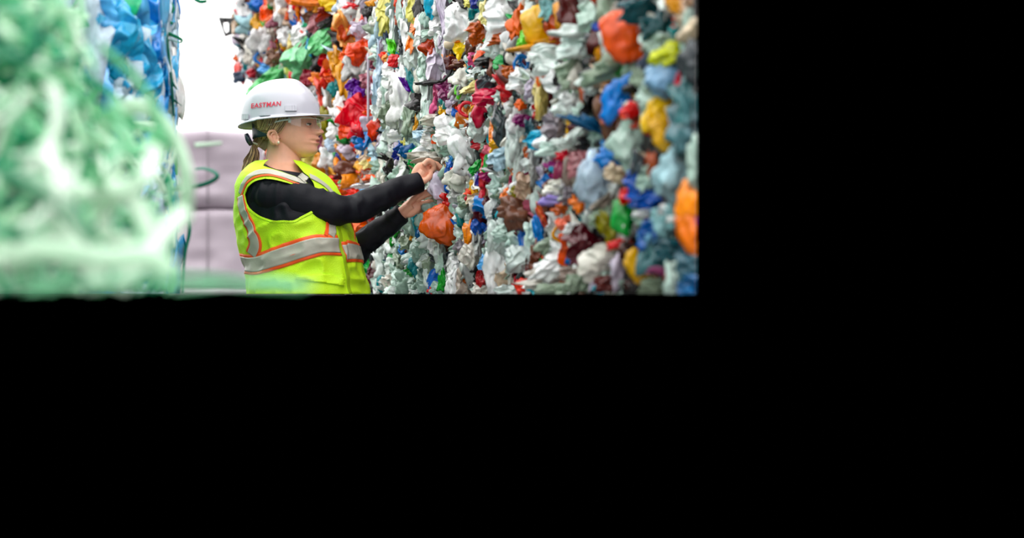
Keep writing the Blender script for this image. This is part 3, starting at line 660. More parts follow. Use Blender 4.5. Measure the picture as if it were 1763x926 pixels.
# warmer cheeks and lips
t = skin.node_tree; bs = t.nodes['Principled BSDF']
src = bs.inputs['Base Color'].links[0].from_socket
geo = t.nodes.new('ShaderNodeNewGeometry')
def blob(center, radii, colr, strength, src):
    sb = t.nodes.new('ShaderNodeVectorMath'); sb.operation = 'SUBTRACT'; t.links.new(geo.outputs['Position'], sb.inputs[0]); sb.inputs[1].default_value = tuple(center)
    dv = t.nodes.new('ShaderNodeVectorMath'); dv.operation = 'DIVIDE'; t.links.new(sb.outputs[0], dv.inputs[0]); dv.inputs[1].default_value = radii
    ln = t.nodes.new('ShaderNodeVectorMath'); ln.operation = 'LENGTH'; t.links.new(dv.outputs[0], ln.inputs[0])
    mp = t.nodes.new('ShaderNodeMapRange'); mp.interpolation_type = 'SMOOTHSTEP'; t.links.new(ln.outputs['Value'], mp.inputs['Value'])
    mp.inputs['From Min'].default_value = 0.6; mp.inputs['From Max'].default_value = 1.1; mp.inputs['To Min'].default_value = strength; mp.inputs['To Max'].default_value = 0
    mx = t.nodes.new('ShaderNodeMix'); mx.data_type = 'RGBA'; t.links.new(mp.outputs[0], mx.inputs['Factor']); t.links.new(src, mx.inputs['A']); mx.inputs['B'].default_value = (*colr, 1)
    return mx.outputs['Result']

# --- head: horizontal slices  py: (mask front, nose/lip extra, back, half width)
HP = np.array([
 [152, 520, 0, 462, 22], [158, 530, 0, 450, 30], [168, 539, 0, 440, 34], [180, 544, 0, 434, 36], [190, 545, 0, 433, 37], [200, 545, .5, 434, 37], [206, 545, 1.5, 436, 37],
 [211, 542.5, 2.5, 437, 36.5], [216, 541.5, 6, 439, 36], [221, 541, 10.5, 441, 35.5], [225, 541, 15.5, 444, 35], [228.5, 541.5, 18, 447, 34.5], [231.5, 542, 14.5, 450, 34], [234.5, 543, 5.5, 453, 33],
 [238, 543.5, 5.5, 457, 32], [241.5, 544.5, 8.6, 462, 31], [244.5, 544.5, 4.0, 467, 30], [247.5, 544.5, 7.6, 472, 29], [251, 543.5, 4.2, 477, 27.5], [254, 543, 3.6, 482, 26], [258, 543.5, 4.5, 488, 24], [262, 543, 4.6, 496, 21.5],
 [266, 540, 4, 505, 18], [269.5, 535, 2, 512, 14], [272, 527, 0, 515, 9]])
YS = np.linspace(152, 272, 150)
def hcol(i): 
    return np.interp(YS, HP[:, 0], HP[:, i])
NA = 120
hv = []
fm, fn, bk, hw = hcol(1), hcol(2), hcol(3), hcol(4)
for w_ in (fm, fn, bk, hw):
    pass
def smooth1(a, n=2):
    for _ in range(n): a = np.concatenate([[a[0]], (a[:-2] + 2 * a[1:-1] + a[2:]) / 4, [a[-1]]])
    return a
fm, bk, hw = smooth1(fm, 8), smooth1(bk, 8), smooth1(hw, 8); fn = smooth1(fn, 2)
for j, y in enumerate(YS):
    c = 0.42 * fm[j] + 0.58 * bk[j]
    for a in np.arange(NA) / NA * 2 * np.pi:
        ca, sa = math.cos(a), math.sin(a)
        ext = (fm[j] - c) if ca > 0 else (c - bk[j])
        e = 2.25 if ca > 0 else 2.1
        m = (abs(ca) ** e + abs(sa) ** e) ** (-1 / e)
        x = c + ext * ca * m; d = hw[j] * sa * m
        if ca > 0:
            sg = 6.0 if y < 228 else (8.5 if y < 236 else (14 if y < 254 else 15))
            if y < 222: sg = 4.5 + (y - 205) / 17 * 1.5 if y > 205 else 7
            x += fn[j] * math.exp(-(d / sg) ** 2)
            # nostril wings
            x += 3.0 * math.exp(-((abs(d) - 7) / 3.5) ** 2 - ((y - 231) / 4) ** 2)
            # eye sockets
            x -= 6.5 * math.exp(-((abs(d) - 15) / 8) ** 2 - ((y - 216.5) / 5.5) ** 2)
            # brow
            x += 1.6 * math.exp(-((abs(d) - 15) / 10) ** 2 - ((y - 207) / 3.5) ** 2)
            # cheekbones
            if d < 0 or d > 0: x += 2.0 * math.exp(-((abs(d) - 22) / 8) ** 2 - ((y - 226) / 8) ** 2)
            # mouth corner
            x -= 2.2 * math.exp(-((abs(d) - 14) / 3.5) ** 2 - ((y - 245) / 2.6) ** 2)
        hv.append((x, y, d))
hv = np.array(hv)
# whole head turned a little to the camera
def turn(p, ang=math.radians(7), cx=490.0):
    q = p.copy(); dx = p[:, 0] - cx; q[:, 0] = cx + dx * math.cos(ang) + p[:, 2] * math.sin(ang) * 1.0; q[:, 2] = -dx * math.sin(ang) + p[:, 2] * math.cos(ang); return q
hq = turn(hv)
head_v = L(hq[:, 0], hq[:, 1], hq[:, 2])
head_f = grid_faces(NA, len(YS), True) + [tuple(range(NA - 1, -1, -1)), tuple(range((len(YS) - 1) * NA, len(YS) * NA))]
def HL(px, py, d):
    q = turn(np.array([[px, py, d]], float)); return L(q[0, 0], q[0, 1], q[0, 2])
body_parts = [(head_v, head_f)]
def ell_tube(joints, radii_x, radii_y, n=24):
    """vertical-ish loft of ellipses: joints px,py,d"""
    V = []; 
    for (x, y, d), a, b in zip(joints, radii_x, radii_y):
        for t_ in np.arange(n) / n * 2 * np.pi: V.append((x + a * math.cos(t_), y + (0), d + b * math.sin(t_)))
    V = np.array(V); f = grid_faces(n, len(joints), True) + [tuple(range(n - 1, -1, -1)), tuple(range((len(joints) - 1) * n, len(joints) * n))]
    return L(V[:, 0], V[:, 1], V[:, 2]), f
def dens(a, m=6): return catmull(np.array(a, float), m)
nk = dens([(493, 228, 0, 28, 26), (490, 245, 0, 29, 26), (488, 258, 0, 29, 26), (487.5, 270, 0, 30, 27), (488, 282, 0, 33, 30), (488, 292, 0, 38, 38), (488, 305, 2, 42, 50)])
v, f = ell_tube(nk[:, :3], nk[:, 3], nk[:, 4]); body_parts.append((v, f))
# inner torso and arms keep the body one surface under the clothes
tr_ = dens([(488, 296, 4, 36, 46), (495, 315, 4, 56, 70), (500, 350, 4, 66, 74), (510, 420, 4, 64, 70), (520, 470, 4, 66, 72), (525, 505.5, 4, 68, 74)])
v, f = ell_tube(tr_[:, :3], tr_[:, 3], tr_[:, 4]); body_parts.append((v, f))
# joints of the arms (px, py, d)
AR = [(462, 332, -62), (505, 343, -68), (560, 358, -66), (604, 361, -55), (640, 346, -42), (680, 329, -25), (718, 312, -12)]
AL = [(535, 335, 70), (560, 385, 66), (592, 442, 52), (625, 420, 40), (660, 392, 24), (695, 365, 10)]
def jpath(A, m=8):
    return np.array([J(*p) for p in catmull(np.array(A, float), m)])
pr_ = jpath(AR); body_parts.append(tube(pr_, np.interp(np.linspace(0, 1, len(pr_)), [0, .35, .55, .8, 1], [24, 20, 17, 15, 11.5]) * K, 20))
pl_ = jpath(AL); body_parts.append(tube(pl_, np.interp(np.linspace(0, 1, len(pl_)), [0, .4, .55, .8, 1], [22, 18, 17, 14, 11.5]) * K, 20))
def ellipsoid(c, ax, radii, n=3):
    v, f = ico(n); ax = np.array(ax, float)
    return np.asarray(c) + (v * np.array(radii)) @ ax, f
def frame(a, b, hint):
    x = b - a; x /= np.linalg.norm(x); y = np.cross(hint, x); y /= np.linalg.norm(y); z = np.cross(x, y); return np.array([x, y, z])
def finger(pts, r0=4.6, r1=3.5):
    P_ = np.array([J(*p) for p in catmull(np.array(pts, float), 5)])
    n = len(P_); tt = np.linspace(0, 1, n); r_ = (r0 + (r1 - r0) * tt) * K
    r_ *= 1 + 0.06 * np.cos(tt * 2 * np.pi * (len(pts) - 1))       # knuckle swell
    r_[-1] *= 0.55; r_[-2] *= 0.88
    v, f = tube(P_, r_, 12)
    return [(v, f), ellipsoid(P_[-2], np.eye(3), (r_[-3],) * 3, 2)]
def palm(a, b, wd, th, hint):
    a, b = np.array(J(*a)), np.array(J(*b)); fr = frame(a, b, np.array(hint, float)); Ln = np.linalg.norm(b - a)
    v, f = ico(4); s = np.sign(v) * np.abs(v) ** 0.75
    s = s / 1.0
    q = s * np.array([Ln * 0.62, wd * K, th * K]); return (a + b) / 2 + q @ fr, f
# right hand (near): pinching a scrap
body_parts.append(palm((719, 311, -12), (733, 286, -10), 17, 8.5, (0.35, 0.0, 0.6)))
body_parts.append(tube(np.array([J(714, 317, -14), J(722, 306, -12), J(728, 296, -11)]), np.array([12, 12.5, 12]) * K, 16))
for fg, a, b in (([(729, 284, -24), (737, 277, -25), (746, 281, -23), (747, 290, -19), (740, 297, -17)], 5.2, 4.0),
              ([(731, 282, -12), (741, 279, -12), (752, 283, -11), (759, 289, -11), (762, 292, -10)], 5.2, 4.0),
              ([(731, 288, -2), (744, 287, -1), (755, 291, -2), (760, 296, -6)], 4.9, 3.8),
              ([(730, 295, 6), (742, 297, 7), (751, 300, 4), (756, 302, 0)], 4.5, 3.4),
              ([(722, 309, -22), (731, 311, -25), (739, 305, -24), (743, 297, -20)], 5.8, 4.4)):
    body_parts += finger(fg, a, b)
# left hand (far): open, reaching to the bale
body_parts.append(palm((696, 366, 10), (719, 350, 8), 15, 7.5, (0.2, -0.8, 0.45)))
body_parts.append(tube(np.array([J(690, 370, 12), J(700, 361, 10), J(710, 355, 9)]), np.array([11.5, 11.5, 11]) * K, 16))
for fg, a, b in (([(717, 344, 4), (727, 340, 2), (738, 335, 1), (748, 334.5, 2)], 4.8, 3.6),
              ([(718, 350, 8), (728, 350, 9), (737, 347.5, 9), (745, 347, 9)], 4.8, 3.6),
              ([(716, 355, 12), (726, 357, 15), (734, 355, 17), (741, 353, 18)], 4.6, 3.4),
              ([(712, 360, 15), (720, 364, 19), (727, 364, 22), (733, 362, 23)], 4.2, 3.2),
              ([(703, 353, 6), (712, 342, 0), (723, 334, -1), (736, 329, 2)], 5.6, 4.2)):
    body_parts += finger(fg, a, b)
# ear
def ear_parts():
    out = []; c0 = -35.5
    HLo = globals()['HL']
    HL = lambda x, y, d: HLo(477 + (x - 470) * 0.84, 241.5 + (y - 233) * 0.80, d)
    q = [(474, 246, c0 - 0), (469, 243, c0 - 2), (464, 236, c0 - 5), (461, 229, c0 - 7), (463, 222, c0 - 7), (470, 219, c0 - 5), (476, 222, c0 - 2), (478, 228, c0)]
    out.append(tube(np.array([HL(*p) for p in catmull(np.array(q, float), 6)]), 2.3 * K, 10))
    lob = HL(478, 243, c0 - 1.5); out.append(ellipsoid(lob, np.eye(3), (4.8 * K, 2.6 * K, 5 * K)))
    mid_ = HL(470, 233, c0 + .5); out.append(ellipsoid(mid_, np.eye(3), (8.5 * K, 2.5 * K, 13 * K)))
    q = [(472, 240, c0 - 2), (467, 233, c0 - 4), (468, 226, c0 - 4.5), (474, 224, c0 - 2)]
    out.append(tube(np.array([HL(*p) for p in catmull(np.array(q, float), 6)]), 1.6 * K, 8))
    tr = HL(480, 234, c0 - 1); out.append(ellipsoid(tr, np.eye(3), (2.5 * K, 2 * K, 4 * K)))
    return out
body_parts += ear_parts()
v, f = join(body_parts)
lipc = HL(549, 244.7, 0); src = blob(lipc, (0.013, 0.038, 0.0098), rgb(186, 84, 82), 0.85, src)
src = blob(HL(548, 244.9, 0), (0.014, 0.030, 0.0026), rgb(120, 52, 48), 0.8, src)
src = blob(HL(540, 232, -24), (0.03, 0.03, 0.022), rgb(228, 138, 118), 0.18, src)
src = blob(HL(556, 229, 0), (0.012, 0.014, 0.012), rgb(226, 140, 120), 0.4, src)
t.links.new(src, bs.inputs['Base Color'])
body = mesh_obj('body', v, f, skin, person)
rm = body.modifiers.new('remesh', 'REMESH'); rm.mode = 'VOXEL'; rm.voxel_size = 0.0019; rm.use_smooth_shade = True
sm = body.modifiers.new('smooth', 'CORRECTIVE_SMOOTH') if False else body.modifiers.new('smooth', 'SMOOTH'); sm.iterations = 1; sm.factor = 0.5

# eyes
eye_w = principled('eye_white', rgb(235, 228, 222), 0.15); iris = principled('iris', rgb(90, 100, 92), 0.1); pupil = principled('pupil', (0.004, 0.004, 0.004), 0.1)
lash = principled('lash', rgb(52, 34, 28), 0.6); hair_brow = principled('brow', rgb(150, 108, 82), 0.6)
for s_ in (-1, 1):
    c = HL(531.5, 217.0, 15 * s_); v, f = ellipsoid(c, np.eye(3), (5.6 * K,) * 3, 4)
    look = HL(560, 219, 15 * s_ - 3) - c; look /= np.linalg.norm(look)
    fc = np.array([np.mean([v[i] for i in q], 0) - c for q in f]); fc /= np.linalg.norm(fc, axis=1)[:, None]; dt = fc @ look
    mesh_obj('eye', v, f, [eye_w, iris, pupil], person, midx=np.where(dt > 0.955, 2, np.where(dt > 0.84, 1, 0)))
    v, f = ellipsoid(c, np.eye(3), (6.5 * K,) * 3, 4); nn = (v - c) / (6.5 * K)
    fc = np.array([np.mean([nn[i] for i in q], 0) for q in f]); el = fc[:, 2]; fw = fc @ look
    kp = (el > 0.22) | (el < -0.40) | (fw < 0.12)
    mesh_obj('eyelid', v, [q for q, k_ in zip(f, kp) if k_], skin, person)
    fwd = look.copy(); sd = np.cross(fwd, [0, 0, 1.0]); sd /= np.linalg.norm(sd)
    q = [c + 6.8 * K * (fwd * math.cos(a) * .985 + sd * math.sin(a) + np.array([0, 0, .24 - .16 * abs(math.sin(a))])) for a in np.linspace(-1.25, 1.25, 14)]
    v, f = tube(np.array(q), 1.05 * K, 8); mesh_obj('eyelashes', v, f, lash, person)
    q = [(525, 208, s_ * 27), (532, 205, s_ * 23), (541, 205, s_ * 16), (545, 207, s_ * 9)]
    v, f = tube(np.array([HL(*p) for p in catmull(np.array(q, float), 5)]), 1.0 * K, 8); mesh_obj('eyebrow', v, f, hair_brow, person)
c = HL(486.5, 250, -38)
v, f = ellipsoid(c, np.eye(3), (2.2 * K, 2 * K, 2.8 * K)); mesh_obj('earring', v, f, principled('pearl', rgb(240, 228, 200), 0.15, metal=0.3), person)['label'] = 'small shiny earring'

# --- hair
hair_m = principled('hair', rgb(156, 120, 84), rough=0.42, spec=0.45, var=0.5, vscale=60, sheen=0.2)
hair_d = principled('hair_dark', rgb(98, 70, 48), rough=0.45, var=0.4, vscale=60)
hair_l = principled('hair_light', rgb(204, 166, 118), rough=0.4, var=0.3, vscale=60)
def surf_head(px, py, off=0.0, side=-1):
    """point on the head side at local px,py"""
    F_ = np.interp(py, YS, fm); B_ = np.interp(py, YS, bk); W_ = np.interp(py, YS, hw)
    c = 0.42 * F_ + 0.58 * B_; ext = (F_ - c) if px > c else (c - B_); ext += off * .8
    u_ = min(0.999, abs(px - c) / ext); d = (W_ + off) * (1 - u_ ** 2.15) ** (1 / 2.15)
    return np.array([px, py, side * d])
def hair_patch(side):
    # shell over temple and back of the head
    top = [(505, 200), (478, 200), (456, 202), (440, 206), (433, 214)]
    hv_ = []; nU, nV = 30, 24
    # from the hairline curve to the gather at the nape
    A = catmull(np.array([(508, 206), (504, 213), (493, 221), (482, 226), (474, 232), (466, 241), (461, 250), (456, 260)], float), 6)
    A = A[np.linspace(0, len(A) - 1, nU).astype(int)]
    B = catmull(np.array([(500, 190), (480, 190), (462, 192), (448, 197), (440, 205), (437, 220), (437, 235), (441, 250)], float), 6)
    B = B[np.linspace(0, len(B) - 1, nU).astype(int)]
    V = []
    for k in range(nV):
        t_ = k / (nV - 1)
        for a, b in zip(A, B):
            p = a * (1 - t_) + b * t_; q = surf_head(p[0], p[1], 2.8 + 1.2 * math.sin(t_ * 3.1), side)
            V.append(q)
    V = turn(np.array(V)); return L(V[:, 0], V[:, 1], V[:, 2]), grid_faces(nU, nV)
sh = [hair_patch(-1), hair_patch(1)]
# closed back-of-head volume
bkv = []
for y in np.linspace(186, 252, 26):
    i = int((y - 152) / 120 * 149); c = 0.42 * fm[i] + 0.58 * bk[i]
    for a in np.linspace(math.pi * 0.58, math.pi * 1.42, 30):
        ca, sa = math.cos(a), math.sin(a); bulge = 4.0 - 2 * max(0, (y - 235) / 17)
        bkv.append((c + (c - bk[i] + bulge) * ca, y, (hw[i] + 2.5) * sa * (0.97 if y < 240 else 0.97 - (y - 240) / 60)))
bkv = turn(np.array(bkv)); sh.append((L(bkv[:, 0], bkv[:, 1], bkv[:, 2]), grid_faces(30, 26)))
v, f = join(sh); hair = mesh_obj('hair', v, f, hair_m, person)
rh = np.random.default_rng(5)
strand = {0: [], 1: [], 2: []}
for i in range(330):
    side = -1 if i % 5 else 1
    s0 = rh.random(); a = np.array([510 - 68 * s0, 201 + 6 * s0]); 
    # flow to the gather behind
    g = np.array([439 + rh.normal() * 2, 248 + rh.normal() * 3])
    droop = rh.uniform(-2, 5) + 6 * (1 - s0) 
    mid1 = a * 0.62 + g * 0.38 + np.array([2, 4 + droop + (-2 if s0 > .5 else 2)]); mid2 = a * 0.28 + g * 0.72 + np.array([0, droop * .6])
    if s0 < 0.3: mid2[1] = min(mid2[1], 229)
    pts = []; so = rh.uniform(0, 1.6)
    for p in catmull(np.array([a, mid1, mid2, g]), 6):
        q = surf_head(p[0], p[1], 3.6 + so, side); pts.append(q)
    q = turn(np.array(pts)); strand[int(rh.integers(3))].append(tube(L(q[:, 0], q[:, 1], q[:, 2]), rh.uniform(0.5, 1.0) * K, 5))
for i in range(240):      # ponytail
    th = rh.random() * 6.28; rr = math.sqrt(rh.random())
    x0, d0 = 438 + 3 * rr * math.cos(th), 3 * rr * math.sin(th)
    wv = rh.normal() * 1.2; end = rh.uniform(-12, 10)
    k_ = rr * math.cos(th); kd = rr * math.sin(th)
    pts = [(x0 + 2, 243, d0), (x0 - 2, 250, d0 * 1.5), (436 + 9 * k_, 262, kd * 10), (431 + 12 * k_ + wv, 276, kd * 13), (427 + 10 * k_ - wv, 288 + end * .4, kd * 12 - 3), (423 + 8 * k_, 302 + end, kd * 9 - 4)]
    q = turn(catmull(np.array(pts, float), 5)); strand[int(rh.choice(3, p=[.45, .3, .25]))].append(tube(L(q[:, 0], q[:, 1], q[:, 2]), np.linspace(1.3, .4, len(q)) * K, 5))
pony = []
for k_, m_ in ((0, hair_m), (1, hair_d), (2, hair_l)):
    v, f = join(strand[k_]); o = mesh_obj('hair_strands', v, f, m_, hair); tag(o, kind='stuff', label=['brown hair strands', 'dark brown hair strands', 'blonde hair strands'][k_])
q = np.array([(438 + 5 * math.cos(a), 246 + 2.2 * math.cos(a), 5.5 * math.sin(a)) for a in np.linspace(0, 6.28, 24)]); q = turn(q)
v, f = tube(L(q[:, 0], q[:, 1], q[:, 2]), 1.7 * K, 8, False); mesh_obj('hair_tie', v, f, principled('tie_white', rgb(214, 208, 200), .5), hair)['label'] = 'white elastic hair tie'

# --- torso surface
PSI = math.radians(35)
TS = np.array([  # py, left silhouette, right silhouette, lateral half width
 [276, 446, 516, 34], [281, 437, 524, 44], [286, 431, 534, 56], [292, 426, 546, 68], [300, 420, 558, 80], [310, 415, 567, 88], [322, 411, 575, 92], [340, 409, 584, 94], [360, 408, 592, 94], [380, 409, 598, 93], [400, 412, 603, 92],
 [420, 416, 609, 91], [440, 421, 614, 90], [460, 427, 619, 90], [480, 431, 625, 93], [506, 434, 630, 98], [520, 436, 632, 99]])
def S(th, y, off=0.0):
    """torso surface in local px units; th radians (0 = chest centre, pi/2 = her right, towards camera)"""
    th = np.asarray(th, float); y = np.asarray(y, float)
    l, r_, a = (np.interp(y, TS[:, 0], TS[:, i]) for i in (1, 2, 3))
    h = (r_ - l) / 2; cx = (r_ + l) / 2
    b = np.sqrt(np.maximum(h * h - (a * math.sin(PSI)) ** 2, 100)) / math.cos(PSI)
    ca, sa = np.cos(th), np.sin(th); e = 2.2; m = (np.abs(ca) ** e + np.abs(sa) ** e) ** (-1 / e)
    # folds
    q = np.stack([np.cos(th) * 1.6, np.sin(th) * 1.6, y / 45 + 0.9 * np.cos(th)], -1).reshape(-1, 3)
    fold = (vnoise(q * 1.7, 5) * 2.2 + (1 - 2 * np.abs(vnoise(q * np.array([2.6, 2.6, 2.2]), 8))) * 2.6 * np.clip((q[:, 2] * 45 - 330) / 60 + .4, .25, 1.3)).reshape(np.shape(th * y))
    rr = m * (1 + 0) 
    A = (a + off + fold) * rr; B = (b + off + fold) * rr
    px = cx + B * ca * math.cos(PSI) - A * sa * math.sin(PSI)
    d = -B * ca * math.sin(PSI) - A * sa * math.cos(PSI)
    return px, y + 0 * px, d
def SW(th, y, off=0.0):
    p = S(th, y, off); v = L(*p); v[..., 2] = np.maximum(v[..., 2], ZC); return v
# lookup table screen -> (th, y)
TH_, YY_ = np.meshgrid(np.linspace(-1.2, 4.0, 900), np.linspace(276, 510, 480))
lw = L(*S(TH_, YY_, 2.0)); tx = PX0 + FPX * lw[..., 0] / lw[..., 1]; ty = PY0 - FPX * (lw[..., 2] - ZC) / lw[..., 1]; tdep = lw[..., 1]
def inv(px, py):
    e = (tx - px) ** 2 + (ty - py) ** 2; mn = e.min()
    cand = e < mn + 1.5
    dd = np.where(cand, tdep, 99); k = np.unravel_index(np.argmin(dd), dd.shape)
    return TH_[k], YY_[k]
ARC = 88.0
def to_uv(pts): return np.array([(a * ARC, b) for a, b in (inv(*p) for p in pts)])

def inpoly(P_, poly):
    x, y = P_[:, 0], P_[:, 1]; ins = np.zeros(len(P_), bool); n = len(poly)
    for i in range(n):
        x1, y1 = poly[i]; x2, y2 = poly[(i + 1) % n]
        c = ((y1 > y) != (y2 > y)); with_ = (x2 - x1) * (y - y1) / ((y2 - y1) if y2 != y1 else 1e-9) + x1
        ins ^= c & (x < with_)
    return ins
def patch(outer, holes, off, step=3.0, thick=1.0, name='patch', mat=None, parent=None, fn=None):
    """fill polygon (uv space) with a fine mesh lying on the torso, thin shell"""
    def densify(pl):
        out = []
        for i in range(len(pl)):
            a, b = np.array(pl[i]), np.array(pl[(i + 1) % len(pl)]); m = max(1, int(np.linalg.norm(b - a) / step))
            for k in range(m): out.append(a + (b - a) * k / m)
        return out
    pts = []; edges = []
    for pl in [outer] + holes:
        d = densify(pl); b = len(pts); pts += d; edges += [(b + i, b + (i + 1) % len(d)) for i in range(len(d))]
    o = np.array(outer); g = np.stack(np.meshgrid(np.arange(o[:, 0].min(), o[:, 0].max(), step), np.arange(o[:, 1].min(), o[:, 1].max(), step)), -1).reshape(-1, 2)
    m = inpoly(g, outer)
    for h in holes: m &= ~inpoly(g, h)
    pts += list(g[m])
    r_ = delaunay_2d_cdt([Vector((float(a), float(b))) for a, b in pts], edges, [], 0, 1e-4)
    V2 = np.array([q[:] for q in r_[0]]); T_ = r_[2]
    cen = np.array([V2[list(q)].mean(0) for q in T_]); m = inpoly(cen, outer)
    for h in holes: m &= ~inpoly(cen, h)
    T_ = [tuple(q) for q, k in zip(T_, m) if k]
    n = len(V2); top = SW(V2[:, 0] / ARC, V2[:, 1], off); bot = SW(V2[:, 0] / ARC, V2[:, 1], off - thick)
    from collections import Counter
    cnt = Counter(); 
    for q in T_:
        for i in range(3): cnt[tuple(sorted((q[i], q[(i + 1) % 3])))] += 1
    F = list(T_) + [tuple(n + i for i in q[::-1]) for q in T_]
    for q in T_:
        for i in range(3):
            a, b = q[i], q[(i + 1) % 3]
            if cnt[tuple(sorted((a, b)))] == 1: F.append((b, a, a + n, b + n))
    return mesh_obj(name, np.vstack([top, bot]), F, mat, parent)
def band(uv, width, off, name, mat, parent, thick=1.6, nw=11):
    """ribbon on the torso along a uv polyline"""
    P_ = catmull(np.array(uv, float), 10); T_ = np.gradient(P_, axis=0); T_ /= np.linalg.norm(T_, axis=1)[:, None] + 1e-9
    N = np.stack([-T_[:, 1], T_[:, 0]], 1); V = []
    width = np.broadcast_to(width, (len(P_),))
    rows = [(s, off) for s in np.linspace(-.5, .5, nw)] + [(s, off - thick) for s in np.linspace(.5, -.5, nw)]
    for p, n_, w_ in zip(P_, N, width):
        for s, o_ in rows:
            q = p + n_ * s * w_; V.append(SW(np.array(q[0] / ARC), np.array(q[1]), o_))
    m = len(rows); F = grid_faces(m, len(P_), True) + [tuple(range(m - 1, -1, -1)), tuple(range((len(P_) - 1) * m, len(P_) * m))]
    return mesh_obj(name, np.array(V).reshape(-1, 3), F, mat, parent)

black = principled('black_shirt', rgb(13, 13, 22), rough=0.6, spec=0.2, sheen=0.0, bump=0.15, bscale=60)
neon = principled('neon_vest', rgb(204, 248, 20), rough=0.6, bump=0.25, bscale=300, voronoi=True, var=0.05, vscale=8)
orange_m = principled('orange_trim', rgb(255, 92, 28), rough=0.5)
refl = principled('reflective_tape', rgb(186, 182, 168), rough=0.35, spec=0.6, bump=0.1, bscale=150, var=0.08, vscale=15)
# shirt torso
thg = np.linspace(-math.pi, math.pi, 145)[:-1]; yg = np.linspace(277, 506, 80)
ytop = 293 + 12 * np.cos(thg)
V = np.array([SW(thg, ytop + (506 - ytop) * t_, -1.5) for t_ in np.linspace(0, 1, 80)]).reshape(-1, 3)
F = grid_faces(144, 80, True) + [tuple(range(79 * 144, 80 * 144))]
shirt = mesh_obj('shirt', V, F, black, person)
p0 = np.stack(S(thg, ytop, -1.5), 1); cl = []
for k_, dy in ((0, 0), (.25, -1.6), (.6, -2.6), (.97, -3.2), (1.0, -1.5)):
    ctr = p0[:, [0, 2]] - np.array([488, 2.0]); rr = np.linalg.norm(ctr, axis=1); tgt = 34.0
    nr_ = rr + (np.minimum(tgt, rr) - rr) * k_; xy = ctr / rr[:, None] * nr_[:, None]
    cl.append(np.stack([488 + xy[:, 0], p0[:, 1] + dy, 2 + xy[:, 1]], 1))
cl = np.vstack(cl); mesh_obj('collar', L(cl[:, 0], cl[:, 1], cl[:, 2]), grid_faces(144, 5, True), black, shirt)
# sleeves
def sleeve(A, radii, name, seed):
    P_ = jpath(A, 14); n = len(P_); tt = np.linspace(0, 1, n)
    r_ = np.interp(tt, radii[0], radii[1]) * K
    seg = 40; v, f = tube(P_, r_, seg)
    T_ = np.repeat(np.arange(n), seg)
    q = np.stack([T_ / 9.0, np.cos(np.tile(np.arange(seg), n) / seg * 6.283) * 1.2, np.sin(np.tile(np.arange(seg), n) / seg * 6.283) * 1.2], 1)
    disp = (1 - 2 * np.abs(vnoise(q * np.array([1.5, 1, 1]) + 3, seed))) * 0.0045 + vnoise(q * .8, seed + 1) * 0.0035
    cen = P_[T_]; dr = v - cen; dr /= np.linalg.norm(dr, axis=1)[:, None] + 1e-9
    v = v + dr * disp[:, None]
    return mesh_obj(name, v, f, black, shirt)
A2 = [(446, 330, -50), (470, 338, -62)] + AR[1:6] + [(722, 312.5, -12)]
sleeve(A2, ([0, .1, .22, .42, .55, .62, .8, .97, 1], [27, 32, 32, 29, 24, 24, 22, 18.5, 18.5]), 'sleeve', 31)
sleeve(AL[:5] + [(693, 367, 10)], ([0, .3, .5, .6, .8, 1], [28, 26, 25, 23, 20, 16.5]), 'sleeve', 47)

# vest
UA = math.pi * ARC
def ring_uv(pts): return [tuple(p) for p in to_uv(pts)]
armhole = ring_uv([(456, 305), (440, 309), (426, 320), (420, 334), (424, 353), (440, 369), (466, 380), (488, 382), (506, 380), (520, 373), (540, 362), (552, 345), (545, 330), (520, 320), (493, 312), (474, 307)])
neckv_near = ring_uv([(452, 284), (485, 294), (512, 304), (535, 318), (549, 332)])
neckv_far = ring_uv([(541, 314), (532, 302), (524, 296)])
cy = 276
nv = neckv_near + neckv_far
far_hole = [(-u, v_) for u, v_ in armhole]
cu = np.mean([p[0] for p in armhole]); 
far_hole = [(-(p[0]), p[1] + 4) for p in armhole][::-1]
TOPY = 279
zip_u = to_uv([(585, 400)])[0][0]
ump = [(p[0], p[1]) for p in nv]
umin, umax = zip_u - UA, zip_u + UA
# neck polygon extended above the top edge
neck_poly = [(ump[0][0], TOPY - 4)] + ump + [(ump[-1][0] - 3, TOPY - 4)]
outer = [(umin, TOPY), (neck_poly[-1][0], TOPY)] + ump[::-1] + [(ump[0][0], TOPY), (umax, TOPY), (umax, 506), (umin, 506)]
fh = [p for p in far_hole if True]
def in_range(pl): return all(umin + 1 < p[0] < umax - 1 and TOPY + 1 < p[1] < 505 for p in pl)
holes = [h for h in (armhole, fh) if in_range(h)]
vest = patch(outer, holes, 2.0, 3.0, 1.4, 'safety_vest', neon, person)
vest['label'] = 'neon yellow mesh safety vest with orange and silver bands'
vest_label_ok = True
# bands
def trio(pts_uv, wg, wo, nm='reflective_band'):
    band(pts_uv, wg + 2 * wo, 3.6, 'orange_trim', orange_m, vest)['label'] = 'orange edging of the band'
    band(pts_uv, wg, 4.5, nm, refl, vest)['label'] = 'silver reflective tape'
b1 = list(map(tuple, to_uv([(583, 423), (565, 422), (546, 423), (506, 433), (470, 445), (440, 455)])))
u_last, v_last = b1[-1]
full = umin + 2 * UA
back = [(u_last + (zip_u + 2 * UA - 12 - u_last) * t_, v_last + (433 - v_last) * t_) for t_ in np.linspace(0.12, 1, 9)]
trio(b1 + back, 24, 5)
band(to_uv([(592, 433), (604, 433), (616, 433)]), 34, 3.6, 'orange_trim', orange_m, vest); band(to_uv([(593, 433), (604, 433), (616, 433)]), 24, 4.5, 'reflective_band', refl, vest)
b2 = to_uv([(414, 338), (418, 360), (427, 385), (435, 408), (439, 425), (434, 440)]); trio([tuple(p) for p in b2], 14, 3.5)
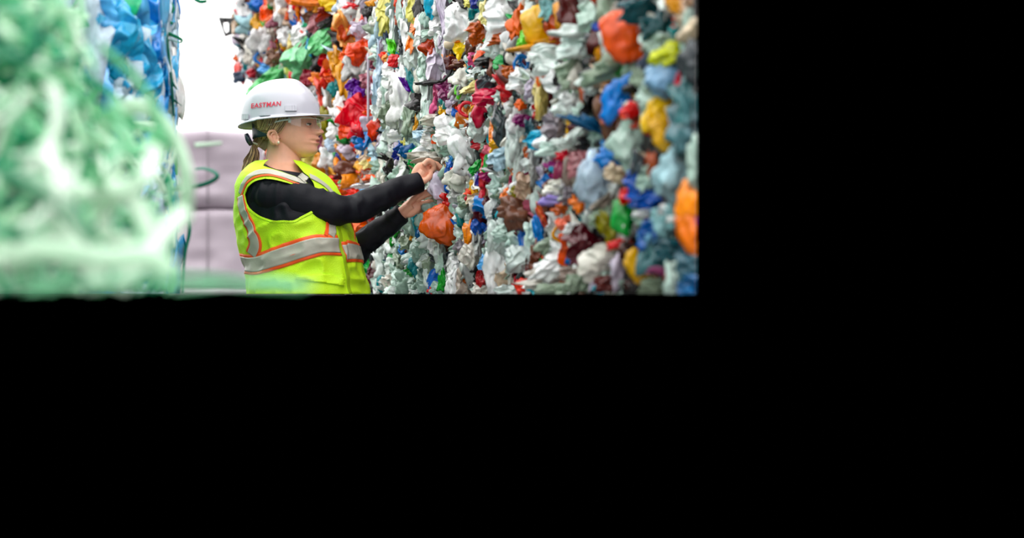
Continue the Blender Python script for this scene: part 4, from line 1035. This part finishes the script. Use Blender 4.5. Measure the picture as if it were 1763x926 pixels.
b3 = to_uv([(413, 334), (418, 318), (427, 304), (442, 296), (462, 294), (485, 299), (508, 307), (528, 315)])
band(b3, 9, 3.7, 'reflective_band', refl, vest)
band(to_uv([(414, 340), (421, 323), (430, 310), (445, 302.5), (464, 300.5), (486, 305.5), (508, 314), (545, 330)]), 3.2, 4.1, 'orange_trim', orange_m, vest)
b4 = to_uv([(573, 375), (572, 390), (570, 405)]); band(b4, 12, 3.9, 'reflective_band', refl, vest); band(to_uv([(565, 375), (564, 390), (561, 405)]), 5, 4.1, 'orange_trim', orange_m, vest)
band(to_uv([(534, 302), (546, 308), (558, 316), (568, 326), (575, 336)]), 10, 3.9, 'reflective_band', refl, vest)
band(to_uv([(583, 372), (586, 400), (592, 440), (600, 480), (604, 504)]), 6, 3.4, 'zip', principled('zip_green', rgb(150, 180, 10), .4), vest)['label'] = 'zip strip down the front'
band(to_uv([(606, 380), (612, 400), (616, 425)]), 3, 3.0, 'orange_trim', orange_m, vest)
band(armhole + [armhole[0]], 3.2, 3.3, 'armhole_binding', neon, vest)
patch(ring_uv([(512, 476), (540, 470), (570, 472), (594, 482), (592, 492), (560, 486), (530, 483), (509, 482)]), [], 5.0, 3, 3, 'pocket_flap', neon, vest)
patch(ring_uv([(513, 303), (520, 297), (531, 305), (524, 313)]), [], 5.0, 3, 3, 'badge_tab', refl, vest)['label'] = 'grey square tab on the chest strap'
# red clip at her back
c = J(426, 452, -10); v, f = ellipsoid(c, np.eye(3), (4 * K, 3 * K, 12 * K)); v = place(v - c, c, 1, 1, 1, -0.35, 0); mesh_obj('back_clip', v, f, pmat('red'), vest)['label'] = 'small red clip at the back'

# --- hard hat
hat_m = principled('hat_white', rgb(184, 182, 193), rough=0.25, spec=0.5, coat=0.3)
HH = np.array([[137.5, 492, 494, 1], [138.2, 478, 505, 9], [140, 465, 511, 19], [144, 452, 517, 29], [150, 440, 524, 38], [158, 430, 532, 44.5], [168, 422, 540, 49.5], [180, 417, 546.5, 52.5], [192, 414.5, 550, 54], [203, 413.5, 551.5, 55], [207, 413, 552, 55.5]])
def hat_shell(off, ybot=207, ytop=137.5):
    ys = ytop + (ybot - ytop) * (np.linspace(0, 1, 46) ** 1.6); V = []
    prof = [smooth1(np.interp(ys, HH[:, 0], HH[:, i]), 10) for i in (1, 2, 3)]
    for iy, y in enumerate(ys):
        l, r_, hw_ = prof[0][iy], prof[1][iy], prof[2][iy]; c = (l + r_) / 2; hx = (r_ - l) / 2 + off; hz = hw_ + off
        for a in np.arange(96) / 96 * 2 * np.pi:
            ca, sa = math.cos(a), math.sin(a); x = c + hx * ca; d = hz * sa
            yy = y + (480 - x) * 0.075 * np.clip((y - 150) / 55, 0, 1)
            # central ridge
            rg = 2.2 * math.exp(-(d / 9) ** 2) * np.clip((200 - y) / 20, 0, 1); yy -= rg * (1 if y < 165 else 0.3); x += rg * (0.6 if ca > 0.3 else (-.3 if ca < -.3 else 0))
            V.append((x, yy - off * (1 if y < 145 else 0), d))
    return np.array(V), len(ys)
hsv, nr = hat_shell(0)
hsv[:, 1] = hsv[:, 1]
brim = []
def rim(k):   # k 0 inner .. 1 outer
    out = []
    for a in np.arange(96) / 96 * 2 * np.pi:
        ca, sa = math.cos(a), math.sin(a)
        c = 482.5; hx = 69.5; x0 = c + hx * ca; d0 = 55.5 * sa
        ext = 5 + 15 * max(0, ca) ** 3; x1 = x0 + ext * ca * (1.0 if ca > 0 else .75); d1 = d0 + 5 * sa
        y0 = 207 + (480 - x0) * 0.075; y1 = y0 + 3.5 - 5.0 * max(0, ca) ** 3 + (2.2 if ca < -.5 else 0) * (-ca)
        out.append((x0 + (x1 - x0) * k, y0 + (y1 - y0) * (k ** 1.6), d0 + (d1 - d0) * k))
    return np.array(out)
rows = [hsv.reshape(nr, 96, 3)] + [rim(k)[None] for k in (0.33, 0.66, 1.0)] 
lo = rim(1.0).copy(); lo[:, 1] += 1.6; rows.append(lo[None])
inn = rim(0.3).copy(); inn[:, 1] += 2.5; rows.append(inn[None])
ins, nri = hat_shell(-2.0); insr = ins.reshape(nri, 96, 3)[::-1]; rows.append(insr[2:])
allr = np.concatenate(rows); nrow = len(allr); hp = allr.reshape(-1, 3)
hp = turn(hp, math.radians(5))
hatv = L(hp[:, 0], hp[:, 1], hp[:, 2]); hatf = grid_faces(96, nrow, True) + [tuple(range(95, -1, -1))]
hat = mesh_obj('hard_hat', hatv, hatf, hat_m, person); hat['label'] = 'white full-shell hard hat with red lettering'
def hatY(X, Z):
    """near side of the hat for world X,Z"""
    o_ = hatv[:46 * 96]; e = (o_[:, 0] - X) ** 2 + (o_[:, 2] - Z) ** 2 + np.where(o_[:, 1] < YW - .02, 0, 9)
    k = np.argsort(e)[:4]; w_ = 1 / (e[k] + 1e-9); return float((o_[k, 1] * w_).sum() / w_.sum())
def boxy(px0, px1, py0, py1, th, mat, nm, lab, slope=0.0):
    V = []; n = 10
    for i in range(n):
        px = px0 + (px1 - px0) * i / (n - 1)
        for py in (py0, py1):
            for t_ in (-.5, th):
                yy = py + slope * (px - px0); guess = YW - .11; p = unproj(px, yy, guess); Yh = hatY(p[0], p[2]); p = unproj(px, yy, Yh); p[1] -= t_ * K; V.append(p)
    F = []
    for i in range(n - 1):
        a = i * 4; b = a + 4
        F += [(a + 1, a + 3, b + 3, b + 1), (a, b, b + 2, a + 2), (a, a + 1, b + 1, b), (a + 2, b + 2, b + 3, a + 3)]
    F += [(0, 2, 3, 1), (n * 4 - 4, n * 4 - 3, n * 4 - 1, n * 4 - 2)]
    o = mesh_obj(nm, V, F, mat, hat, smooth=False); o['label'] = lab; return o
boxy(491, 511, 182, 191, 3.2, hat_m, 'accessory_slot', 'raised slot block on the hat side')
boxy(447, 465, 196.5, 199.5, 2.4, hat_m, 'accessory_slot', 'low raised slot on the hat side', -.03)
boxy(416, 428, 197, 206, 3.0, hat_m, 'accessory_slot', 'raised slot block at the hat rear', -.05)
# lettering
cu_ = bpy.data.curves.new('lettering', 'FONT'); cu_.body = 'EASTMAN'; cu_.size = 1.0; cu_.offset = 0.02; cu_.shear = 0.1; cu_.space_character = 1.08; cu_.resolution_u = 3
to = bpy.data.objects.new('lettering_tmp', cu_); COL.objects.link(to)
dg = bpy.context.evaluated_depsgraph_get(); dg.update(); em = bpy.data.meshes.new_from_object(to.evaluated_get(dg))
bmx = bmesh.new(); bmx.from_mesh(em); bmesh.ops.subdivide_edges(bmx, edges=[e for e in bmx.edges if e.calc_length() > .15], cuts=2); bmesh.ops.triangulate(bmx, faces=bmx.faces)
tv = np.array([q.co[:] for q in bmx.verts]); tf = [tuple(x.index for x in q.verts) for q in bmx.faces]; bmx.free()
bpy.data.objects.remove(to); bpy.data.meshes.remove(em)
mn, mx_ = tv.min(0), tv.max(0); un = (tv[:, :2] - mn[:2]) / (mx_[:2] - mn[:2]); lv = []
for a, b in un:
    px = 432 + 52 * a + 0; py = 186.5 - 4.5 * a - 8.3 * b
    p = unproj(px, py, YW - .11); Yh = hatY(p[0], p[2]); p = unproj(px, py, Yh - 0.0028); lv.append(p)
mesh_obj('lettering', lv, tf, principled('red_ink', rgb(206, 24, 60), .4), hat, smooth=False)['label'] = 'red capital letters on the hat side'
# suspension strap and ratchet knob
dkm = principled('navy_plastic', rgb(36, 44, 62), rough=0.4)
V = []
for y in np.linspace(205, 238, 10):
    for a in np.linspace(math.pi * .62, math.pi * 1.38, 24):
        xr = 480 + (49.5 + (y - 205) * -.05) * math.cos(a); V.append((xr + 2, y + (480 - xr) * .02, 34 * math.sin(a)))
for y in np.linspace(238, 205, 10):
    for a in np.linspace(math.pi * .62, math.pi * 1.38, 24):
        xr = 480 + 44 * math.cos(a); V.append((xr + 2, y + (480 - xr) * .02, 32 * math.sin(a)))
V = turn(np.array(V)); keep = V
mesh_obj('suspension_band', L(V[:, 0], V[:, 1], V[:, 2]), grid_faces(24, 20), dkm, hat)['label'] = 'dark suspension band at the nape'
V = []; n = 28
for t_, r_ in ((-4, 8), (-3, 11), (3, 11), (4, 8.5), (5, 3)):
    for i in range(n):
        a = i / n * 6.283; rr = r_ * (1 + .05 * (i % 2)); V.append((429.5 - t_ * 1.0, 240 + rr * math.cos(a) * .95, rr * math.sin(a)))
V = np.array(V); th = math.radians(-25); cx_, cy_ = 429.5, 240
x = V[:, 0] - cx_; y = V[:, 1] - cy_; V[:, 0] = cx_ + x * math.cos(th) - y * math.sin(th); V[:, 1] = cy_ + x * math.sin(th) + y * math.cos(th)
V[:, 0] -= 1; V[:, 1] += 1; V[:, 2] -= 6
mesh_obj('ratchet_knob', L(V[:, 0], V[:, 1], V[:, 2]), grid_faces(n, 5, True) + [tuple(range(n)), tuple(range(5 * n - 1, 4 * n - 1, -1))], dkm, hat)['label'] = 'dark ridged adjusting knob'

# --- glasses
gl = bpy.data.materials.new('clear_lens'); gl.use_nodes = True; t2 = gl.node_tree; t2.nodes.clear()
o2 = t2.nodes.new('ShaderNodeOutputMaterial'); mx2 = t2.nodes.new('ShaderNodeMixShader'); ly = t2.nodes.new('ShaderNodeLayerWeight'); ly.inputs['Blend'].default_value = 0.25
tr2 = t2.nodes.new('ShaderNodeBsdfTransparent'); tr2.inputs['Color'].default_value = (.93, .94, .95, 1); g2 = t2.nodes.new('ShaderNodeBsdfGlossy'); g2.inputs['Roughness'].default_value = 0.06
ad = t2.nodes.new('ShaderNodeMath'); ad.operation = 'MULTIPLY_ADD'; ad.inputs[1].default_value = .45; ad.inputs[2].default_value = .07
t2.links.new(ly.outputs['Facing'], ad.inputs[0]); t2.links.new(ad.outputs[0], mx2.inputs[0]); t2.links.new(tr2.outputs[0], mx2.inputs[1]); t2.links.new(g2.outputs[0], mx2.inputs[2]); t2.links.new(mx2.outputs[0], o2.inputs[0])
V = []; arc = catmull(np.array([(508, -43), (525, -40), (540, -31), (549, -19), (552, -8), (552.5, 0), (552, 8), (549, 19), (540, 31), (525, 40), (508, 43)], float), 5)
for k in range(9):
    t_ = k / 8
    for (x, d) in arc:
        side = np.clip((552 - x) / 44, 0, 1); top = 208 + 2 * side; bot = 226.5 - 6 * side ** 2 - (5.5 * math.exp(-(d / 6) ** 2)); V.append((x + .8 * math.sin(t_ * 3.14), top + (bot - top) * t_, d))
V = turn(np.array(V)); gls = mesh_obj('safety_glasses', L(V[:, 0], V[:, 1], V[:, 2]), grid_faces(len(arc), 9), gl, person); gls['label'] = 'clear wraparound safety glasses'
frm = principled('clear_frame', rgb(214, 214, 216), rough=0.15, spec=.6)
q = np.array([(508, 212, -43), (495, 213, -42), (480, 216, -41), (470, 221, -39)], float); q = turn(catmull(q, 4)); v, f = ribbon(L(q[:, 0], q[:, 1], q[:, 2]), 3.2 * K, 1.2 * K, normal=(0, 1, 0)); mesh_obj('temple', v, f, frm, gls)
q[:, 2] = q[:, 2] * -1; q = turn(catmull(np.array([(508, 212, 43), (495, 213, 42), (480, 216, 41), (470, 221, 39)], float), 4)); v, f = ribbon(L(q[:, 0], q[:, 1], q[:, 2]), 3.2 * K, 1.2 * K, normal=(0, 1, 0)); mesh_obj('temple', v, f, frm, gls)
q = turn(np.array([(x - .0, 208 + 2 * np.clip((552 - x) / 44, 0, 1), d) for x, d in arc])); v, f = tube(L(q[:, 0], q[:, 1], q[:, 2]), .7 * K, 6); mesh_obj('brow_bar', v, f, frm, gls)
q = turn(np.array([(506, 208, -43.5), (507, 213, -44), (506, 218, -43.5)])); v, f = ribbon(L(q[:, 0], q[:, 1], q[:, 2]), 5 * K, 1.5 * K, normal=(0, 1, 0)); mesh_obj('hinge', v, f, frm, gls)
